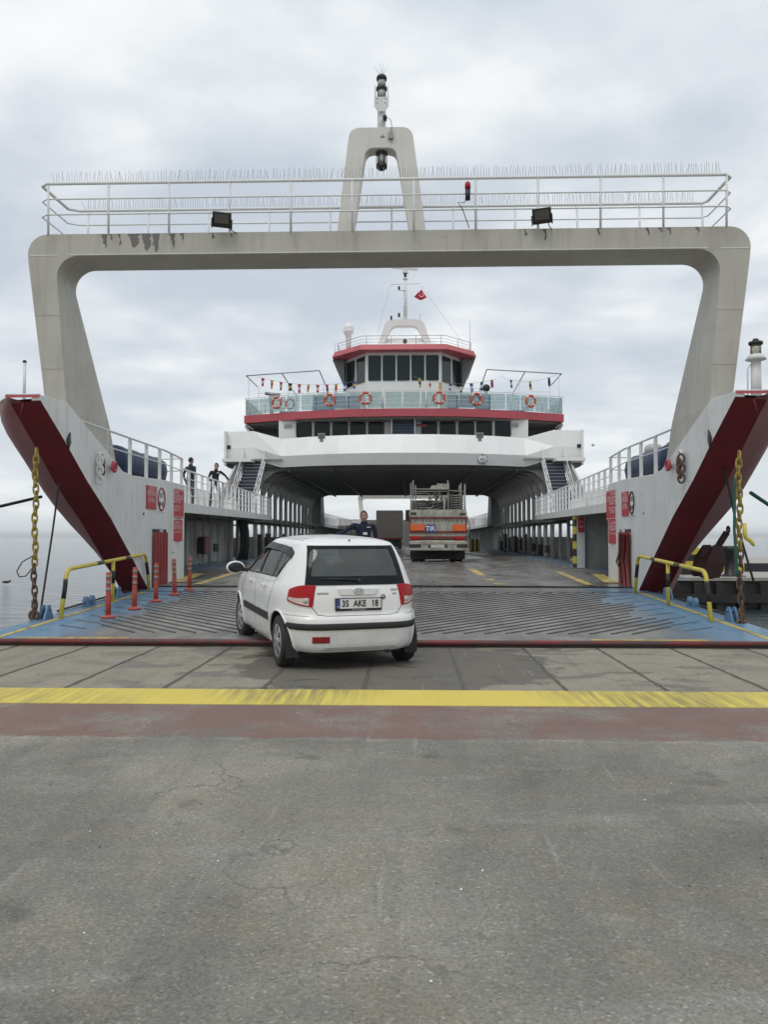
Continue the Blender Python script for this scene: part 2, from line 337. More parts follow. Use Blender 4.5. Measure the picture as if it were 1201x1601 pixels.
# ------------------------------------------------------------------ mesh builder
class MB:
    def __init__(s): s.v = []; s.f = []; s.mi = []; s.sm = []; s.mats = []; s.cur = 0; s.smooth = False; s.T = None
    def mat(s, name):
        if name not in s.mats: s.mats.append(name)
        s.cur = s.mats.index(name); return s
    def add(s, vs, fs, smooth=None):
        o = len(s.v)
        if s.T is not None: vs = [s.T @ Vector(p) for p in vs]
        s.v.extend([tuple(p) for p in vs])
        for f in fs:
            s.f.append([i + o for i in f]); s.mi.append(s.cur); s.sm.append(s.smooth if smooth is None else smooth)
        return s
    def box(s, x0, x1, y0, y1, z0, z1):
        return s.add([(x0, y0, z0), (x1, y0, z0), (x1, y1, z0), (x0, y1, z0), (x0, y0, z1), (x1, y0, z1), (x1, y1, z1), (x0, y1, z1)],
                     [(0, 3, 2, 1), (4, 5, 6, 7), (0, 1, 5, 4), (1, 2, 6, 5), (2, 3, 7, 6), (3, 0, 4, 7)], False)
    def bar(s, p0, p1, wx, wz, up=(0, 0, 1)):
        p0 = Vector(p0); p1 = Vector(p1); d = (p1 - p0).normalized(); a = d.cross(Vector(up))
        if a.length < 1e-4: a = d.cross(Vector((1, 0, 0)))
        a.normalize(); b_ = a.cross(d).normalized(); a = a * wx / 2; b_ = b_ * wz / 2
        q = [p0 - a - b_, p0 + a - b_, p0 + a + b_, p0 - a + b_, p1 - a - b_, p1 + a - b_, p1 + a + b_, p1 - a + b_]
        return s.add(q, [(0, 3, 2, 1), (4, 5, 6, 7), (0, 1, 5, 4), (1, 2, 6, 5), (2, 3, 7, 6), (3, 0, 4, 7)], False)
    def prism(s, poly, plane, c0, c1):
        n = len(poly)
        def P(a, b_, c):
            return {'xz': (a, c, b_), 'yz': (c, a, b_), 'xy': (a, b_, c)}[plane]
        vs = [P(a, b_, c0) for a, b_ in poly] + [P(a, b_, c1) for a, b_ in poly]
        fs = [tuple(range(n)), tuple(range(2 * n - 1, n - 1, -1))] + [(i, (i + 1) % n, n + (i + 1) % n, n + i) for i in range(n)]
        return s.add(vs, fs, False)
    def rings(s, rings, cap=True, smooth=None, close=True):
        n = len(rings[0]); vs = [p for r_ in rings for p in r_]; fs = []
        for k in range(len(rings) - 1):
            for i in range(n if close else n - 1):
                j = (i + 1) % n
                fs.append((k * n + i, k * n + j, (k + 1) * n + j, (k + 1) * n + i))
        if cap and close: fs.append(tuple(range(n))); fs.append(tuple(range(len(vs) - 1, len(vs) - n - 1, -1)))
        return s.add(vs, fs, smooth)
    def tube(s, pts, r, n=8, closed=False, smooth=True):
        pts = [Vector(p) for p in pts]; m_ = len(pts); rings = []
        up = None
        for i, p in enumerate(pts):
            if closed: t = pts[(i + 1) % m_] - pts[i - 1]
            else: t = (pts[min(i + 1, m_ - 1)] - pts[max(i - 1, 0)])
            t.normalize()
            if up is None:
                up = Vector((0, 0, 1)) if abs(t.z) < .9 else Vector((1, 0, 0))
            a = t.cross(up)
            if a.length < 1e-4: a = t.orthogonal()
            a.normalize(); up = a.cross(t).normalized()
            rr = r[i] if isinstance(r, (list, tuple)) else r
            rings.append([p + (a * math.cos(2 * math.pi * k / n) + up * math.sin(2 * math.pi * k / n)) * rr for k in range(n)])
        if closed:
            vs = [p for q in rings for p in q]; fs = []
            for k in range(m_):
                for i in range(n):
                    j = (i + 1) % n; k2 = (k + 1) % m_
                    fs.append((k * n + i, k * n + j, k2 * n + j, k2 * n + i))
            return s.add(vs, fs, smooth)
        return s.rings(rings, True, smooth)
    def cyl(s, p0, p1, r0, r1=None, n=12, smooth=True): return s.tube([p0, p1], [r0, r0 if r1 is None else r1], n, smooth=smooth)
    def lathe(s, prof, c=(0, 0, 0), n=16, axis='z', smooth=True):
        rings = []
        for r_, h in prof:
            q = []
            for k in range(n):
                a = 2 * math.pi * k / n; x, y = r_ * math.cos(a), r_ * math.sin(a)
                p = {'z': (x, y, h), 'y': (x, h, y), 'x': (h, x, y)}[axis]
                q.append((c[0] + p[0], c[1] + p[1], c[2] + p[2]))
            rings.append(q)
        return s.rings(rings, True, smooth)
    def sphere(s, c, r, nu=14, nv=9, fn=None):
        r = (r, r, r) if isinstance(r, (int, float)) else r; rings = []
        for j in range(nv + 1):
            t = math.pi * (j / nv); q = []
            st = max(math.sin(t), 1e-3)
            for i in range(nu):
                a = 2 * math.pi * i / nu
                d = (st * math.cos(a), st * math.sin(a), -math.cos(t))
                p = [c[k] + d[k] * r[k] for k in range(3)]
                if fn: p = fn(p, d)
                q.append(p)
            rings.append(q)
        return s.rings(rings, True, True)
    def torus(s, c, Rr, r, axis='y', n=24, m_=8, sx=1, sz=1):
        pts = []
        for i in range(n):
            a = 2 * math.pi * i / n; x, y = Rr * math.cos(a) * sx, Rr * math.sin(a) * sz
            p = {'y': (x, 0, y), 'z': (x, y, 0), 'x': (0, x, y)}[axis]
            pts.append((c[0] + p[0], c[1] + p[1], c[2] + p[2]))
        return s.tube(pts, r, m_, True)
    def text(s, txt, size, mtx, extrude=0.002, sx=1.0, bold=0.0, shear=0):
        cu = bpy.data.curves.new('t', 'FONT'); cu.body = txt; cu.size = size; cu.align_x = 'CENTER'; cu.align_y = 'CENTER'
        cu.extrude = extrude; cu.offset = bold; cu.resolution_u = 3; cu.shear = shear
        ob = bpy.data.objects.new('t', cu); COL.objects.link(ob)
        me = bpy.data.meshes.new_from_object(ob.evaluated_get(bpy.context.evaluated_depsgraph_get()))
        q = mtx @ Matrix.Diagonal((sx, 1, 1, 1))
        s.add([q @ v_.co for v_ in me.vertices], [tuple(p.vertices) for p in me.polygons], False)
        bpy.data.objects.remove(ob); bpy.data.curves.remove(cu); bpy.data.meshes.remove(me)
        return s
    def build(s, name, parent=None, mat=None, bevel=0, recalc=True, loc=None):
        me = bpy.data.meshes.new(name); me.from_pydata(s.v, [], s.f)
        if mat: s.mats = [mat]; s.mi = [0] * len(s.f)
        for k in s.mats: me.materials.append(M[k])
        for p, i, sm in zip(me.polygons, s.mi, s.sm): p.material_index = i; p.use_smooth = sm
        if recalc:
            bm = bmesh.new(); bm.from_mesh(me); bmesh.ops.recalc_face_normals(bm, faces=bm.faces); bm.to_mesh(me); bm.free()
        if loc is not None:
            me.transform(Matrix.Translation(-Vector(loc)))
        o = bpy.data.objects.new(name, me); COL.objects.link(o)
        if loc is not None: o.location = loc
        if parent: o.parent = parent
        if bevel:
            md = o.modifiers.new('b', 'BEVEL'); md.width = bevel; md.segments = 2; md.limit_method = 'ANGLE'; md.angle_limit = R(40)
        return o
def tag(o, label=None, cat=None, group=None, kind=None):
    if label: o['label'] = label
    if cat: o['category'] = cat
    if group: o['group'] = group
    if kind: o['kind'] = kind
    return o
def empty(name, loc=(0, 0, 0), rot=(0, 0, 0)):
    o = bpy.data.objects.new(name, None); o.location = loc; o.rotation_euler = rot; o.empty_display_size = .3; COL.objects.link(o); return o
def copy_tree(o, parent=None):
    c_ = o.copy(); COL.objects.link(c_)
    if parent: c_.parent = parent
    for ch in [x for x in bpy.data.objects if x.parent == o]: copy_tree(ch, c_)
    return c_

# ship frame
SA = math.atan(.032); SO = Vector((-.43, 0, 0))
def ship(u, s_, z): return SO + Vector((u * math.cos(SA) + s_ * math.sin(SA), s_ * math.cos(SA) - u * math.sin(SA), z))
SROT = (0, 0, -SA)
def sthing(name, label, cat, u, s_, z, group=None, rz=0):
    o = empty(name, ship(u, s_, z), (0, 0, -SA + rz)); return tag(o, label, cat, group)
def deckz(s_):
    if s_ < 11.3: return 0
    if s_ < 18: return .07 + (s_ - 11.3) * .0333
    if s_ < 20: return .293 + (s_ - 18) * .02
    return .335

# ================================================================== SETTING
b_ = MB(); b_.box(-6000, 6000, -3000, 9000, -1.3, -1.15)
sea = b_.build('sea', mat='sea'); tag(sea, kind='structure')
quay = MB().box(-60, 60, -30, 11.28, -3, 0).build('quay', mat='quay_ground'); quay.location = SO; quay.rotation_euler = SROT; tag(quay, kind='structure')
o = MB().add([(-60, 5.7, .0002), (60, 5.7, .0002), (60, 5.78, .0035), (-60, 5.78, .0035), (60, 7.33, .0035), (-60, 7.33, .0035)], [(0, 1, 2, 3), (3, 2, 4, 5)]).build('red_painted_band', mat='red_band'); o.location = SO; o.rotation_euler = SROT; tag(o, kind='structure')
o = MB().box(-60, 60, 7.33, 8.06, .002, .008).build('yellow_stop_line', mat='yellow_line'); o.location = SO; o.rotation_euler = SROT; tag(o, kind='structure')
b_ = MB()
for k in range(-9, 10):
    u = -.03 + .98 * k; p = []
    for i in range(25):
        s_ = 8.07 + (11.26 - 8.07) * i / 24; p.append((u + random.uniform(-.008, .008), s_, random.uniform(.014, .026)))
    vs = []; fs = []
    for i, (a, s_, h_) in enumerate(p): vs += [(a - h_, s_, .004), (a + h_, s_, .004)]
    for i in range(24): fs.append((2 * i, 2 * i + 1, 2 * i + 3, 2 * i + 2))
    b_.add(vs, fs)
b_.box(-12, 12, 8.055, 8.075, .0, .005)
o = b_.build('slab_joints', mat='joint_tar'); o.location = SO; o.rotation_euler = SROT; tag(o, kind='structure')

# small stones and litter on the quay
b_ = MB().mat('casing_dirty')
for i in range(420):
    y = random.uniform(1.9, 11); x = random.uniform(-.52, .52) * y * 1.1; r_ = random.uniform(.002, .007) * (.6 + y * .1)
    b_.sphere((x, y, r_ * .4), (r_, r_ * random.uniform(.6, 1.2), r_ * .6), 6, 4)
for i in range(90):
    b_.mat('plate_white' if i % 2 else 'joint_tar')
    y = random.uniform(1.9, 11); x = random.uniform(-.52, .52) * y * 1.1; r_ = random.uniform(.003, .007)
    b_.sphere((x, y, r_ * .4), (r_, r_ * 1.1, r_ * .6), 6, 4)
o = b_.build('loose_grit'); tag(o, kind='stuff')

# pier on the right
pier = sthing('pier', 'dark rubber-faced pier standing in the water behind the right bow wing', 'pier', 11, 31, 0)
b_ = MB().mat('pier_dark').box(-1.2, 50, 0, 30, -3, -.12)
b_.mat('pier_top').box(-1.3, 50, -.1, 30.1, -.12, 0)
b_.build('body', pier)
b_ = MB().mat('pier_dark')
for i in range(24): b_.box(-1 + i * .8, -.72 + i * .8, -.3, 0, -3, -.18)
b_.box(-1.2, 19, -.36, -.3, -.9, -.6)
b_.build('fender_posts', pier)
b_ = MB()
for i in range(16):
    b_.mat('yellow' if i % 2 else 'black_plastic').box(-1 + i * 1.2, .2 + i * 1.2, 5.2, 5.6, 0, .36)
b_.build('striped_kerb', pier)
def bollard_pier(u, s_, r_, hgt, m_, lab):
    t = sthing('mooring_bollard', lab, 'bollard', u, s_, 0)
    MB().mat(m_).lathe([(r_ * 1.1, 0), (r_ * 1.1, .05), (r_ * .8, .1), (r_ * .75, hgt * .7), (r_ * 1.25, hgt * .85), (r_ * 1.2, hgt), (0.02, hgt)], n=16).build('post', t)
    MB().mat('dark_steel').box(-r_ * 1.6, r_ * 1.6, -r_ * 1.6, r_ * 1.6, 0, .04).build('base_plate', t)
bollard_pier(12.6, 32.0, .26, 1.15, 'black_plastic', 'black mooring bollard on the pier beside the hanging chain')
t = sthing('pier_stand', 'yellow and black striped stand on the pier behind the anchor', 'stand', 11.9, 33.2, 0)
b_ = MB()
for i in range(4): b_.mat('yellow' if i % 2 else 'black_plastic').box(-.75, .75, 0, .5, .02 + i * .26, .28 + i * .26)
b_.build('striped_block', t)
MB().mat('yellow').tube([(2.2, 2.5, 0), (2.2, 2.5, .85), (2.1, 2.5, .95), (1.2, 2.5, .95)], .05).build('bent_pipe', t)
t = sthing('tyre_fender', 'black round tyre fender hanging on the pier at the right edge', 'fender', 15.2, 30.6, -.1)
b_ = MB().mat('black_rubber')
for k in range(3): b_.torus((0, 0, -.1 + k * .55), .36, .17, 'y', 20, 8)
b_.build('tyre', t)

# ================================================================== FERRY
ferry = empty('ferry', SO, SROT)
tag(ferry, 'large white and red car ferry with its ramp lowered onto the quay', 'ferry')
F = ferry
# ---- ramp
b_ = MB().mat('ramp_plate')
def rz(s_): return .07 + (s_ - 11.3) * .0333
def ramp_sheet(b_, u0, u1, s0, s1, h0, h1, n=1):
    b_.add([(u0, s0, rz(s0) + h0), (u1, s0, rz(s0) + h0), (u1, s1, rz(s1) + h0), (u0, s1, rz(s1) + h0),
            (u0, s0, rz(s0) + h1), (u1, s0, rz(s0) + h1), (u1, s1, rz(s1) + h1), (u0, s1, rz(s1) + h1)],
           [(0, 3, 2, 1), (4, 5, 6, 7), (0, 1, 5, 4), (1, 2, 6, 5), (2, 3, 7, 6), (3, 0, 4, 7)], False)
ramp_sheet(b_, -5.72, 5.72, 11.3, 18.0, -.30, 0)
ramp_ = b_.build('ramp', F)
b_ = MB().mat('bar_steel')
for side in (-1, 1):
    s0 = 8.4
    while s0 < 17.6:
        a0 = 0.12; a1 = 5.0
        if s0 + a0 < 12.0: a0 = 12.0 - s0
        if s0 + a1 > 17.85: a1 = 17.85 - s0
        lim = 4.35 + .25 * math.sin(s0 * 3)
        a1 = min(a1, lim)
        if a1 - a0 > .3:
            sa, sb = s0 + a0, s0 + a1
            b_.bar((side * a0, sa, rz(sa) + .006), (side * a1, sb, rz(sb) + .006), .032, .016)
        s0 += .30
    k = 12.2
    while k < 17.3:                       # short outer bars on the blue strip
        b_.bar((side * 4.45, k + .15, rz(k) + .005), (side * 5.0, k + .55, rz(k + .4) + .005), .03, .012); k += .6
b_.build('anti_slip_bars', ramp_)
b_ = MB().mat('worn_yellow')
for side in (-1, 1):
    ramp_sheet(b_, side * 5.36 - .05, side * 5.36 + .05, 11.45, 17.95, .002, .005)
    ramp_sheet(b_, side * 4.0 - 1.1, side * 4.0 + .5, 11.42, 11.52, .002, .005)
b_.build('painted_lines', ramp_)
b_ = MB().mat('lip_red').cyl((-6.6, 11.22, .065), (6.6, 11.22, .065), .036, n=12)
b_.mat('dark_steel').box(-6.6, 6.6, 11.24, 11.3, .0, .07)
b_.build('lip_pipe', ramp_)
b_ = MB().mat('dark_steel').tube([(-5.72, 14.3, rz(14.3) + .03), (-5.72, 17.9, rz(17.9) + .03)], .02).tube([(5.72, 13.6, rz(13.6) + .03), (5.72, 17.9, rz(17.9) + .03)], .02)
b_.build('edge_pipe', ramp_)
def lug(u, s_, round_=False):
    b_ = MB().mat('lug_blue'); z = rz(s_)
    if round_:
        for k in (0, .3): b_.lathe([(.02, 0), (.09, 0), (.09, .06), (.02, .06)], (u - .03, s_ + k, z + .1), 14, 'x'); b_.box(u - .05, u + .05, s_ + k - .06, s_ + k + .06, z, z + .08)
        b_.cyl((u, s_, z + .1), (u, s_ + .3, z + .1), .025)
    else:
        b_.prism([(s_ - .16, z), (s_ + .18, z), (s_ + .06, z + .22), (s_ - .02, z + .22)], 'yz', u - .06, u - .03)
        b_.prism([(s_ - .16, z), (s_ + .18, z), (s_ + .06, z + .22), (s_ - .02, z + .22)], 'yz', u + .03, u + .06)
        b_.cyl((u - .08, s_ + .02, z + .16), (u + .08, s_ + .02, z + .16), .025)
    b_.build('lug', ramp_)
for sd_ in (-1, 1):
    lug(sd_ * 5.58, 13.5); lug(sd_ * 5.58, 15.2, True); lug(sd_ * 5.58, 16.8); 
# ---- hinge flap and car deck
b_ = MB().mat('flap_plate').add([(-5.66, 18.06, .295), (5.66, 18.06, .295), (5.66, 19.05, .325), (-5.66, 19.05, .325), (-5.66, 18.06, -.1), (5.66, 18.06, -.1), (5.66, 19.05, -.1), (-5.66, 19.05, -.1)],
     [(0, 1, 2, 3), (7, 6, 5, 4), (0, 4, 5, 1), (1, 5, 6, 2), (2, 6, 7, 3), (3, 7, 4, 0)])
b_.mat('black_plastic').box(-5.65, 5.65, 17.9, 18.15, -.4, .20).box(-5.6, 5.6, 18.9, 19.3, -.2, .25)
b_.mat('dark_steel').cyl((-5.6, 18.03, .275), (5.6, 18.03, .275), .03).cyl((-5.6, 19.08, .315), (5.6, 19.08, .315), .026)
b_.build('hinge_flap', F)
b_ = MB().mat('deck_plate')
def hullw(s_):       # half width of hull at deck
    if s_ > 60: s_ = 120 - s_
    pts = [(12.5, 6.1), (15, 6.75), (17, 7.1), (20, 7.6), (26, 8.5), (34, 9.4), (42, 9.9), (60, 10)]
    for (a, x), (c_, y) in zip(pts, pts[1:]):
        if s_ <= c_: return x + (y - x) * (s_ - a) / (c_ - a)
    return 10
rows = [19.12, 20, 22, 22.12, 24, 26, 30, 34, 38, 44, 50, 60, 70, 76, 82, 86, 90, 94, 97.8, 98, 100.8]
vs = []; fs = []
for i, s_ in enumerate(rows):
    z = deckz(s_) + .035 * (1 if s_ < 30 else 1) - .0
    if s_ > 82: z = deckz(120 - s_) + .035
    sm_ = s_ if s_ < 60 else 120 - s_
    ww = min(hullw(s_) - .1, 9.2) if sm_ > 22.1 else 5.5 + max(0, sm_ - 20) * .08
    vs += [(-ww, s_, z), (0, s_, z + .03), (ww, s_, z)]
for i in range(len(rows) - 1):
    a = i * 3; fs += [(a, a + 1, a + 4, a + 3), (a + 1, a + 2, a + 5, a + 4)]
b_.add(vs, fs); deck = b_.build('car_deck', F, recalc=False)
b_ = MB().mat('worn_yellow')
def line(u0, s0, u1, s1, wd=.22):
    d = Vector((u1 - u0, s1 - s0)).normalized(); nx, ny = d.y * wd / 2, -d.x * wd / 2
    q = []
    for (u, s_, sg) in ((u0, s0, -1), (u0, s0, 1), (u1, s1, 1), (u1, s1, -1)):
        uu, ss = u + sg * nx, s_ + sg * ny
        q.append((uu, ss, deckz(ss) + .035 + .03 * (1 - abs(uu) / 9) + .006))
    b_.add(q, [(0, 1, 2, 3)])
for u in (-2.5, 2.5):
    line(u, 19.4, u, 28.5)
    for s0 in (36, 46, 56, 66, 78): line(u, s0, u, s0 + 5)
for sg in (-1, 1):
    line(sg * 4.6, 19.4, sg * 5.1, 26.5, .2); line(sg * 7.6, 30, sg * 7.8, 44, .12)
    line(sg * 5.3, 20.2, sg * 6.0, 25, .35)
b_.build('lane_marking', deck, recalc=False)

# ---- hull wings (bow), built once for each side, copied 180 degrees for the stern
EDGE = [(13.03, 3.67), (13.92, 3.16), (14.98, 2.51), (16.19, 1.86), (17.29, 1.16), (18.54, .34), (19.4, -.25), (20.6, -1.3), (21.5, -2)]
TOP = [(13.03, 3.76), (14.09, 3.81), (14.74, 3.58), (16.89, 2.84), (17.5, 2.80), (20, 2.86), (22.1, 2.88)]
def interp(tab, x):
    if x <= tab[0][0]: return tab[0][1]
    for (a, p), (c_, q) in zip(tab, tab[1:]):
        if x <= c_: return p + (q - p) * (x - a) / (c_ - a)
    return tab[-1][1]
OUT = [(13.03, 6.0), (13.4, 6.3), (14.2, 6.8), (15, 7.0), (17, 7.5), (20, 7.95), (24, 8.6), (30, 9.3), (38, 9.8), (46, 10), (60, 10)]
front_parts = []
for sg in (-1, 1):
    # white inner bulwark
    b_ = MB().mat('white_wall')
    ss = sorted(set([p[0] for p in EDGE if p[0] < 20] + [p[0] for p in TOP] + [15.8, 18, 19, 20.0, 21]))
    inner = []
    for s_ in ss:
        u = 5.5 if s_ <= 20 else 5.5 + (s_ - 20) * .08
        zb = interp(EDGE, s_) if s_ < 20 else -.1
        zb = max(zb, -.1) if s_ > 18.9 else zb
        inner.append((u, s_, zb, interp(TOP, s_)))
    n_ = len(inner)
    vs = []; th = .14
    for (u, s_, zb, zt) in inner: vs += [(sg * u, s_, zb), (sg * u, s_, zt), (sg * (u + th), s_, zt), (sg * (u + th), s_, zb)]
    fs = [(0, 1, 2, 3), tuple(4 * (n_ - 1) + k for k in (3, 2, 1, 0))]
    for i in range(n_ - 1):
        for k in range(4):
            l = (k + 1) % 4; fs.append((4 * i + k, 4 * i + l, 4 * i + 4 + l, 4 * i + 4 + k))
    b_.add(vs, fs)
    # return wall at the aft end of the wing
    b_.prism([(sg * 5.68, -.1), (sg * 6.9, -.1), (sg * 7.5, 1), (sg * 7.8, 2.86), (sg * 5.68, 2.86)], 'xz', 22.103, 22.2)
    bw = b_.build('bow_wall', F, bevel=.008); front_parts.append(bw)
    # recess above the door, padeyes, marks
    # red stem plate + flared hull
    st = [13.03, 13.4, 13.92, 14.4, 14.98, 15.6, 16.19, 16.8, 17.29, 17.9, 18.54, 19.4, 20.6, 21.5, 24, 28, 33, 40, 48, 60]
    b_ = MB().mat('deep_red'); sv = []; 
    for s_ in st[:14]:
        e = interp(EDGE, s_); kw = .47 + min(.12, (s_ - 13) * .05)
        sv.append([(sg * 5.492, s_, e), (sg * (5.5 + kw), s_ - .03, e - .05)])
    b_.rings([[p[0] for p in sv], [p[1] for p in sv]], False, False, False)
    b_.mat('fascia_red').add([(sg * 5.5, 13.01, 3.715), (sg * 6.05, 13.0, 3.71), (sg * 6.06, 13.0, 3.75), (sg * 5.5, 13.01, 3.755)], [(0, 1, 2, 3)])
    b_.mat('hull_red'); rr = []
    for s_ in st:
        e = interp(EDGE, s_) if s_ < 21.5 else -2.0
        kw = .47 + min(.12, (s_ - 13) * .05); kn = 5.5 + kw + max(0, s_ - 20) * .12
        kn = min(kn, interp(OUT, s_) - .25); D = interp(OUT, s_)
        zt = 3.74 if s_ < 24 else (2.9 if s_ < 39 else 1.45)
        h_ = zt - e
        q = [(sg * kn, s_ - .03 * (s_ < 22), e - .05)]
        for t in (.12, .28, .5, .75, 1.0):
            q.append((sg * (kn + (D - kn) * math.sin(t * math.pi / 2) ** (.55 if s_ < 16.5 else .55 + min(.75, (s_ - 16.5) * .27))), s_, e + (zt - e) * t if s_ > 13.1 else e + (zt - e) * t))
        rr.append(q)
    b_.smooth = True
    b_.rings(rr, False, True, False)
    b_.smooth = False
    hu = b_.build('hull_side', F, recalc=False); front_parts.append(hu)
    # top cap / wing deck
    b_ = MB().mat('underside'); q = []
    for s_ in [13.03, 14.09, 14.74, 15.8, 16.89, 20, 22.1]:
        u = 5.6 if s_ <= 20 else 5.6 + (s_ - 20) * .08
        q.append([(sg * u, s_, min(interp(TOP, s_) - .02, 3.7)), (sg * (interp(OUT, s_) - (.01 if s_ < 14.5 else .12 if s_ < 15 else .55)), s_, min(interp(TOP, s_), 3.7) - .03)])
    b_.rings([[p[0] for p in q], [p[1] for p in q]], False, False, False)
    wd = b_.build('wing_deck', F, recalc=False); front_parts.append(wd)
    # white sheer strake (outer rim rail)
    b_ = MB().mat('white_hull').tube([(sg * interp(OUT, s_), s_, 3.74) for s_ in (13.03, 13.4, 14.2, 15, 17, 20, 22.2)], .018, 8)
    b_.tube([(sg * 5.5, 13.03, 3.765), (sg * 6.05, 13.02, 3.765)], .014)
    front_parts.append(b_.build('rim', F))
    # below the ramp: transom between the wings is hidden, dark shell
b_ = MB().mat('black_rubber').box(-6.2, 6.2, 19.6, 20.6, -2.5, -.1)
front_parts.append(b_.build('lower_bow', F))

# recess, eyes, fairleads on the white walls
def wallu(s_): return 5.5 if s_ <= 20 else 5.5 + (s_ - 20) * .08
for sg in (-1, 1):
    b_ = MB().mat('black_plastic')
    for (s_, z, r_) in ((18.2, 2.0, .028), (20.7, 1.1, .02)):
        b_.lathe([(r_, 0), (r_, .012), (.002, .012)], (sg * (wallu(s_) - .006), s_, z), 12, 'x')
    b_.prism([(14.05, 3.15), (14.17, 3.3), (14.2, 3.12), (14.12, 3.0)], 'yz', sg * 5.47, sg * 5.49)
    front_parts.append(b_.build('drain_hole', F))
    pad = MB().mat('fascia_red')
    pad.torus((sg * 5.36, 16.0, 2.86), .09, .035, 'x', 16, 8)
    pad.bar((sg * 5.38, 16.08, 2.86), (sg * 5.49, 16.3, 2.86), .05, .09)
    front_parts.append(pad.build('pad_eye', F))

# ---- rails on top of wings
def railing(pts, h, nrails, post_step, r_top=.024, r_mid=.013, r_post=.02, square=False, mat_='rail_white', name='railing', parent=None, first=True, hfn=None):
    b_ = MB().mat(mat_)
    pts = [Vector(p) for p in pts]
    for k in range(nrails):
        f = (k + 1) / nrails
        q = [p + Vector((0, 0, (hfn(p) if hfn else h) * f)) for p in pts]
        b_.tube(q, r_top if k == nrails - 1 else r_mid, 8 if k == nrails - 1 else 6)
    # posts
    L = [0]
    for a, c_ in zip(pts, pts[1:]): L.append(L[-1] + (c_ - a).length)
    n_ = max(1, round(L[-1] / post_step))
    for i in range(n_ + 1):
        d = L[-1] * i / n_
        for j in range(len(pts) - 1):
            if d <= L[j + 1] + 1e-6:
                t = (d - L[j]) / max(1e-6, L[j + 1] - L[j]); p = pts[j].lerp(pts[j + 1], t); break
        hh = hfn(p) if hfn else h
        if square:
            b_.bar(p, p + Vector((0, 0, hh)), .075, .03, up=(0, 1, 0))
        else: b_.cyl(p, p + Vector((0, 0, hh)), r_post, n=8)
    return b_.build(name, parent)
for sg in (-1, 1):
    # wing rail : level top, sitting on the bulwark
    b_ = MB().mat('rail_white')
    def wp(s_, z): return (sg * (wallu(s_) + .07), s_, z)
    zt = lambda s_: 3.60
    b_.tube([wp(s_, zt(s_)) for s_ in (14.75, 17, 20, 22.12)], .024)
    b_.tube([wp(s_, zt(s_) - .33) for s_ in (15.8, 18, 20, 22.12)], .013, 6)
    for s_ in (16.1, 17.5, 18.6, 19.6, 20.8, 22.1):
        b_.bar(wp(s_, interp(TOP, s_) - .02), wp(s_, zt(s_)), .03, .075)
    # aft return of this rail
    for z in (3.6, 3.27): b_.tube([wp(22.12, z), (sg * 7.6, 22.12, z - .05)], .016)
    for u in (6.3, 7.0, 7.6): b_.cyl((sg * u, 22.13, 2.85), (sg * u, 22.13, 3.58), .018)
    front_parts.append(b_.build('wing_railing', F))

# ---- walkways (gallery decks)
for sg in (-1, 1):
    b_ = MB().mat('white_hull')
    st = [(22.21, 5.72, 2.42), (30, 6.28, 2.52), (38, 6.82, 2.61), (46, 7.3, 2.70)]
    rg = []
    for (s_, u, z) in st:
        o_ = min(8.9, 8.0 + (s_ - 22.2) * .12)
        rg.append([(sg * u, s_, z), (sg * u, s_, z - .27), (sg * (u + .08), s_, z - .27), (sg * (u + .08), s_, z - .12), (sg * o_, s_, z - .12), (sg * o_, s_, z)])
    b_.rings(rg, True, False)
    gw = b_.build('walkway', F, bevel=.006); front_parts.append(gw)
    pts = [(sg * (u + .05), s_, z) for (s_, u, z) in st]
    railing(pts, .92, 4, 1.05, .026, .013, .02, True, parent=gw)
    b_ = MB().mat('casing_dirty')
    for i in range(9):
        s_ = 24 + i * 2.4; uu = 5.95 + (s_ - 22.2) * .066; b_.box(*(sorted((sg * uu, sg * 8.1))), s_, s_ + .08, 2.12 + (s_ - 24) * .0115, 2.30 + (s_ - 24) * .0115)
    b_.build('cross_beam', gw)
    # outer side wall under/behind walkway
    b_ = MB().mat('interior_white')
    q = sorted((sg * 8.45, sg * 8.55))
    b_.add([(sg * 7.0, 22.2, .1), (sg * 8.3, 28, .1), (sg * 8.6, 42, .1), (sg * 8.6, 42, 2.5), (sg * 8.3, 28, 2.38), (sg * 7.0, 22.2, 2.3)], [(0, 1, 4, 5), (1, 2, 3, 4)])
    for i in range(14):
        s_ = 23.6 + i * 1.35; uu = 7.0 + min((s_ - 22.2) / 5.8, 1) * 1.3
        b_.box(*sorted((sg * (uu - .10), sg * (uu - .0))), s_, s_ + .09, .15, 2.3)
    b_.box(*sorted((sg * 8.3, sg * 8.42)), 29, 42, 2.05, 2.12)
    front_parts.append(b_.build('side_wall', F, recalc=False))
    # outer bulwark above walkway
    b_ = MB().mat('white_hull')
    q = [(22.2, 8.0), (30, 8.8), (38, 8.95), (46, 9.2)]
    rg = [[(sg * u, s_, 2.4), (sg * u, s_, 3.62), (sg * (u + .08), s_, 3.62), (sg * (u + .08), s_, 2.4)] for s_, u in q]
    b_.rings(rg, True, False)
    for i in range(18):
        s_ = 23.4 + i * 1.25; uu = interp(q, s_)
        b_.box(*sorted((sg * (uu - .12), sg * uu)), s_, s_ + .06, 2.55, 3.56)
    b_.box(*sorted((sg * 8.3, sg * 8.9)), 40, 41.5, 2.7, 3.3)
    front_parts.append(b_.build('outer_bulwark', F))
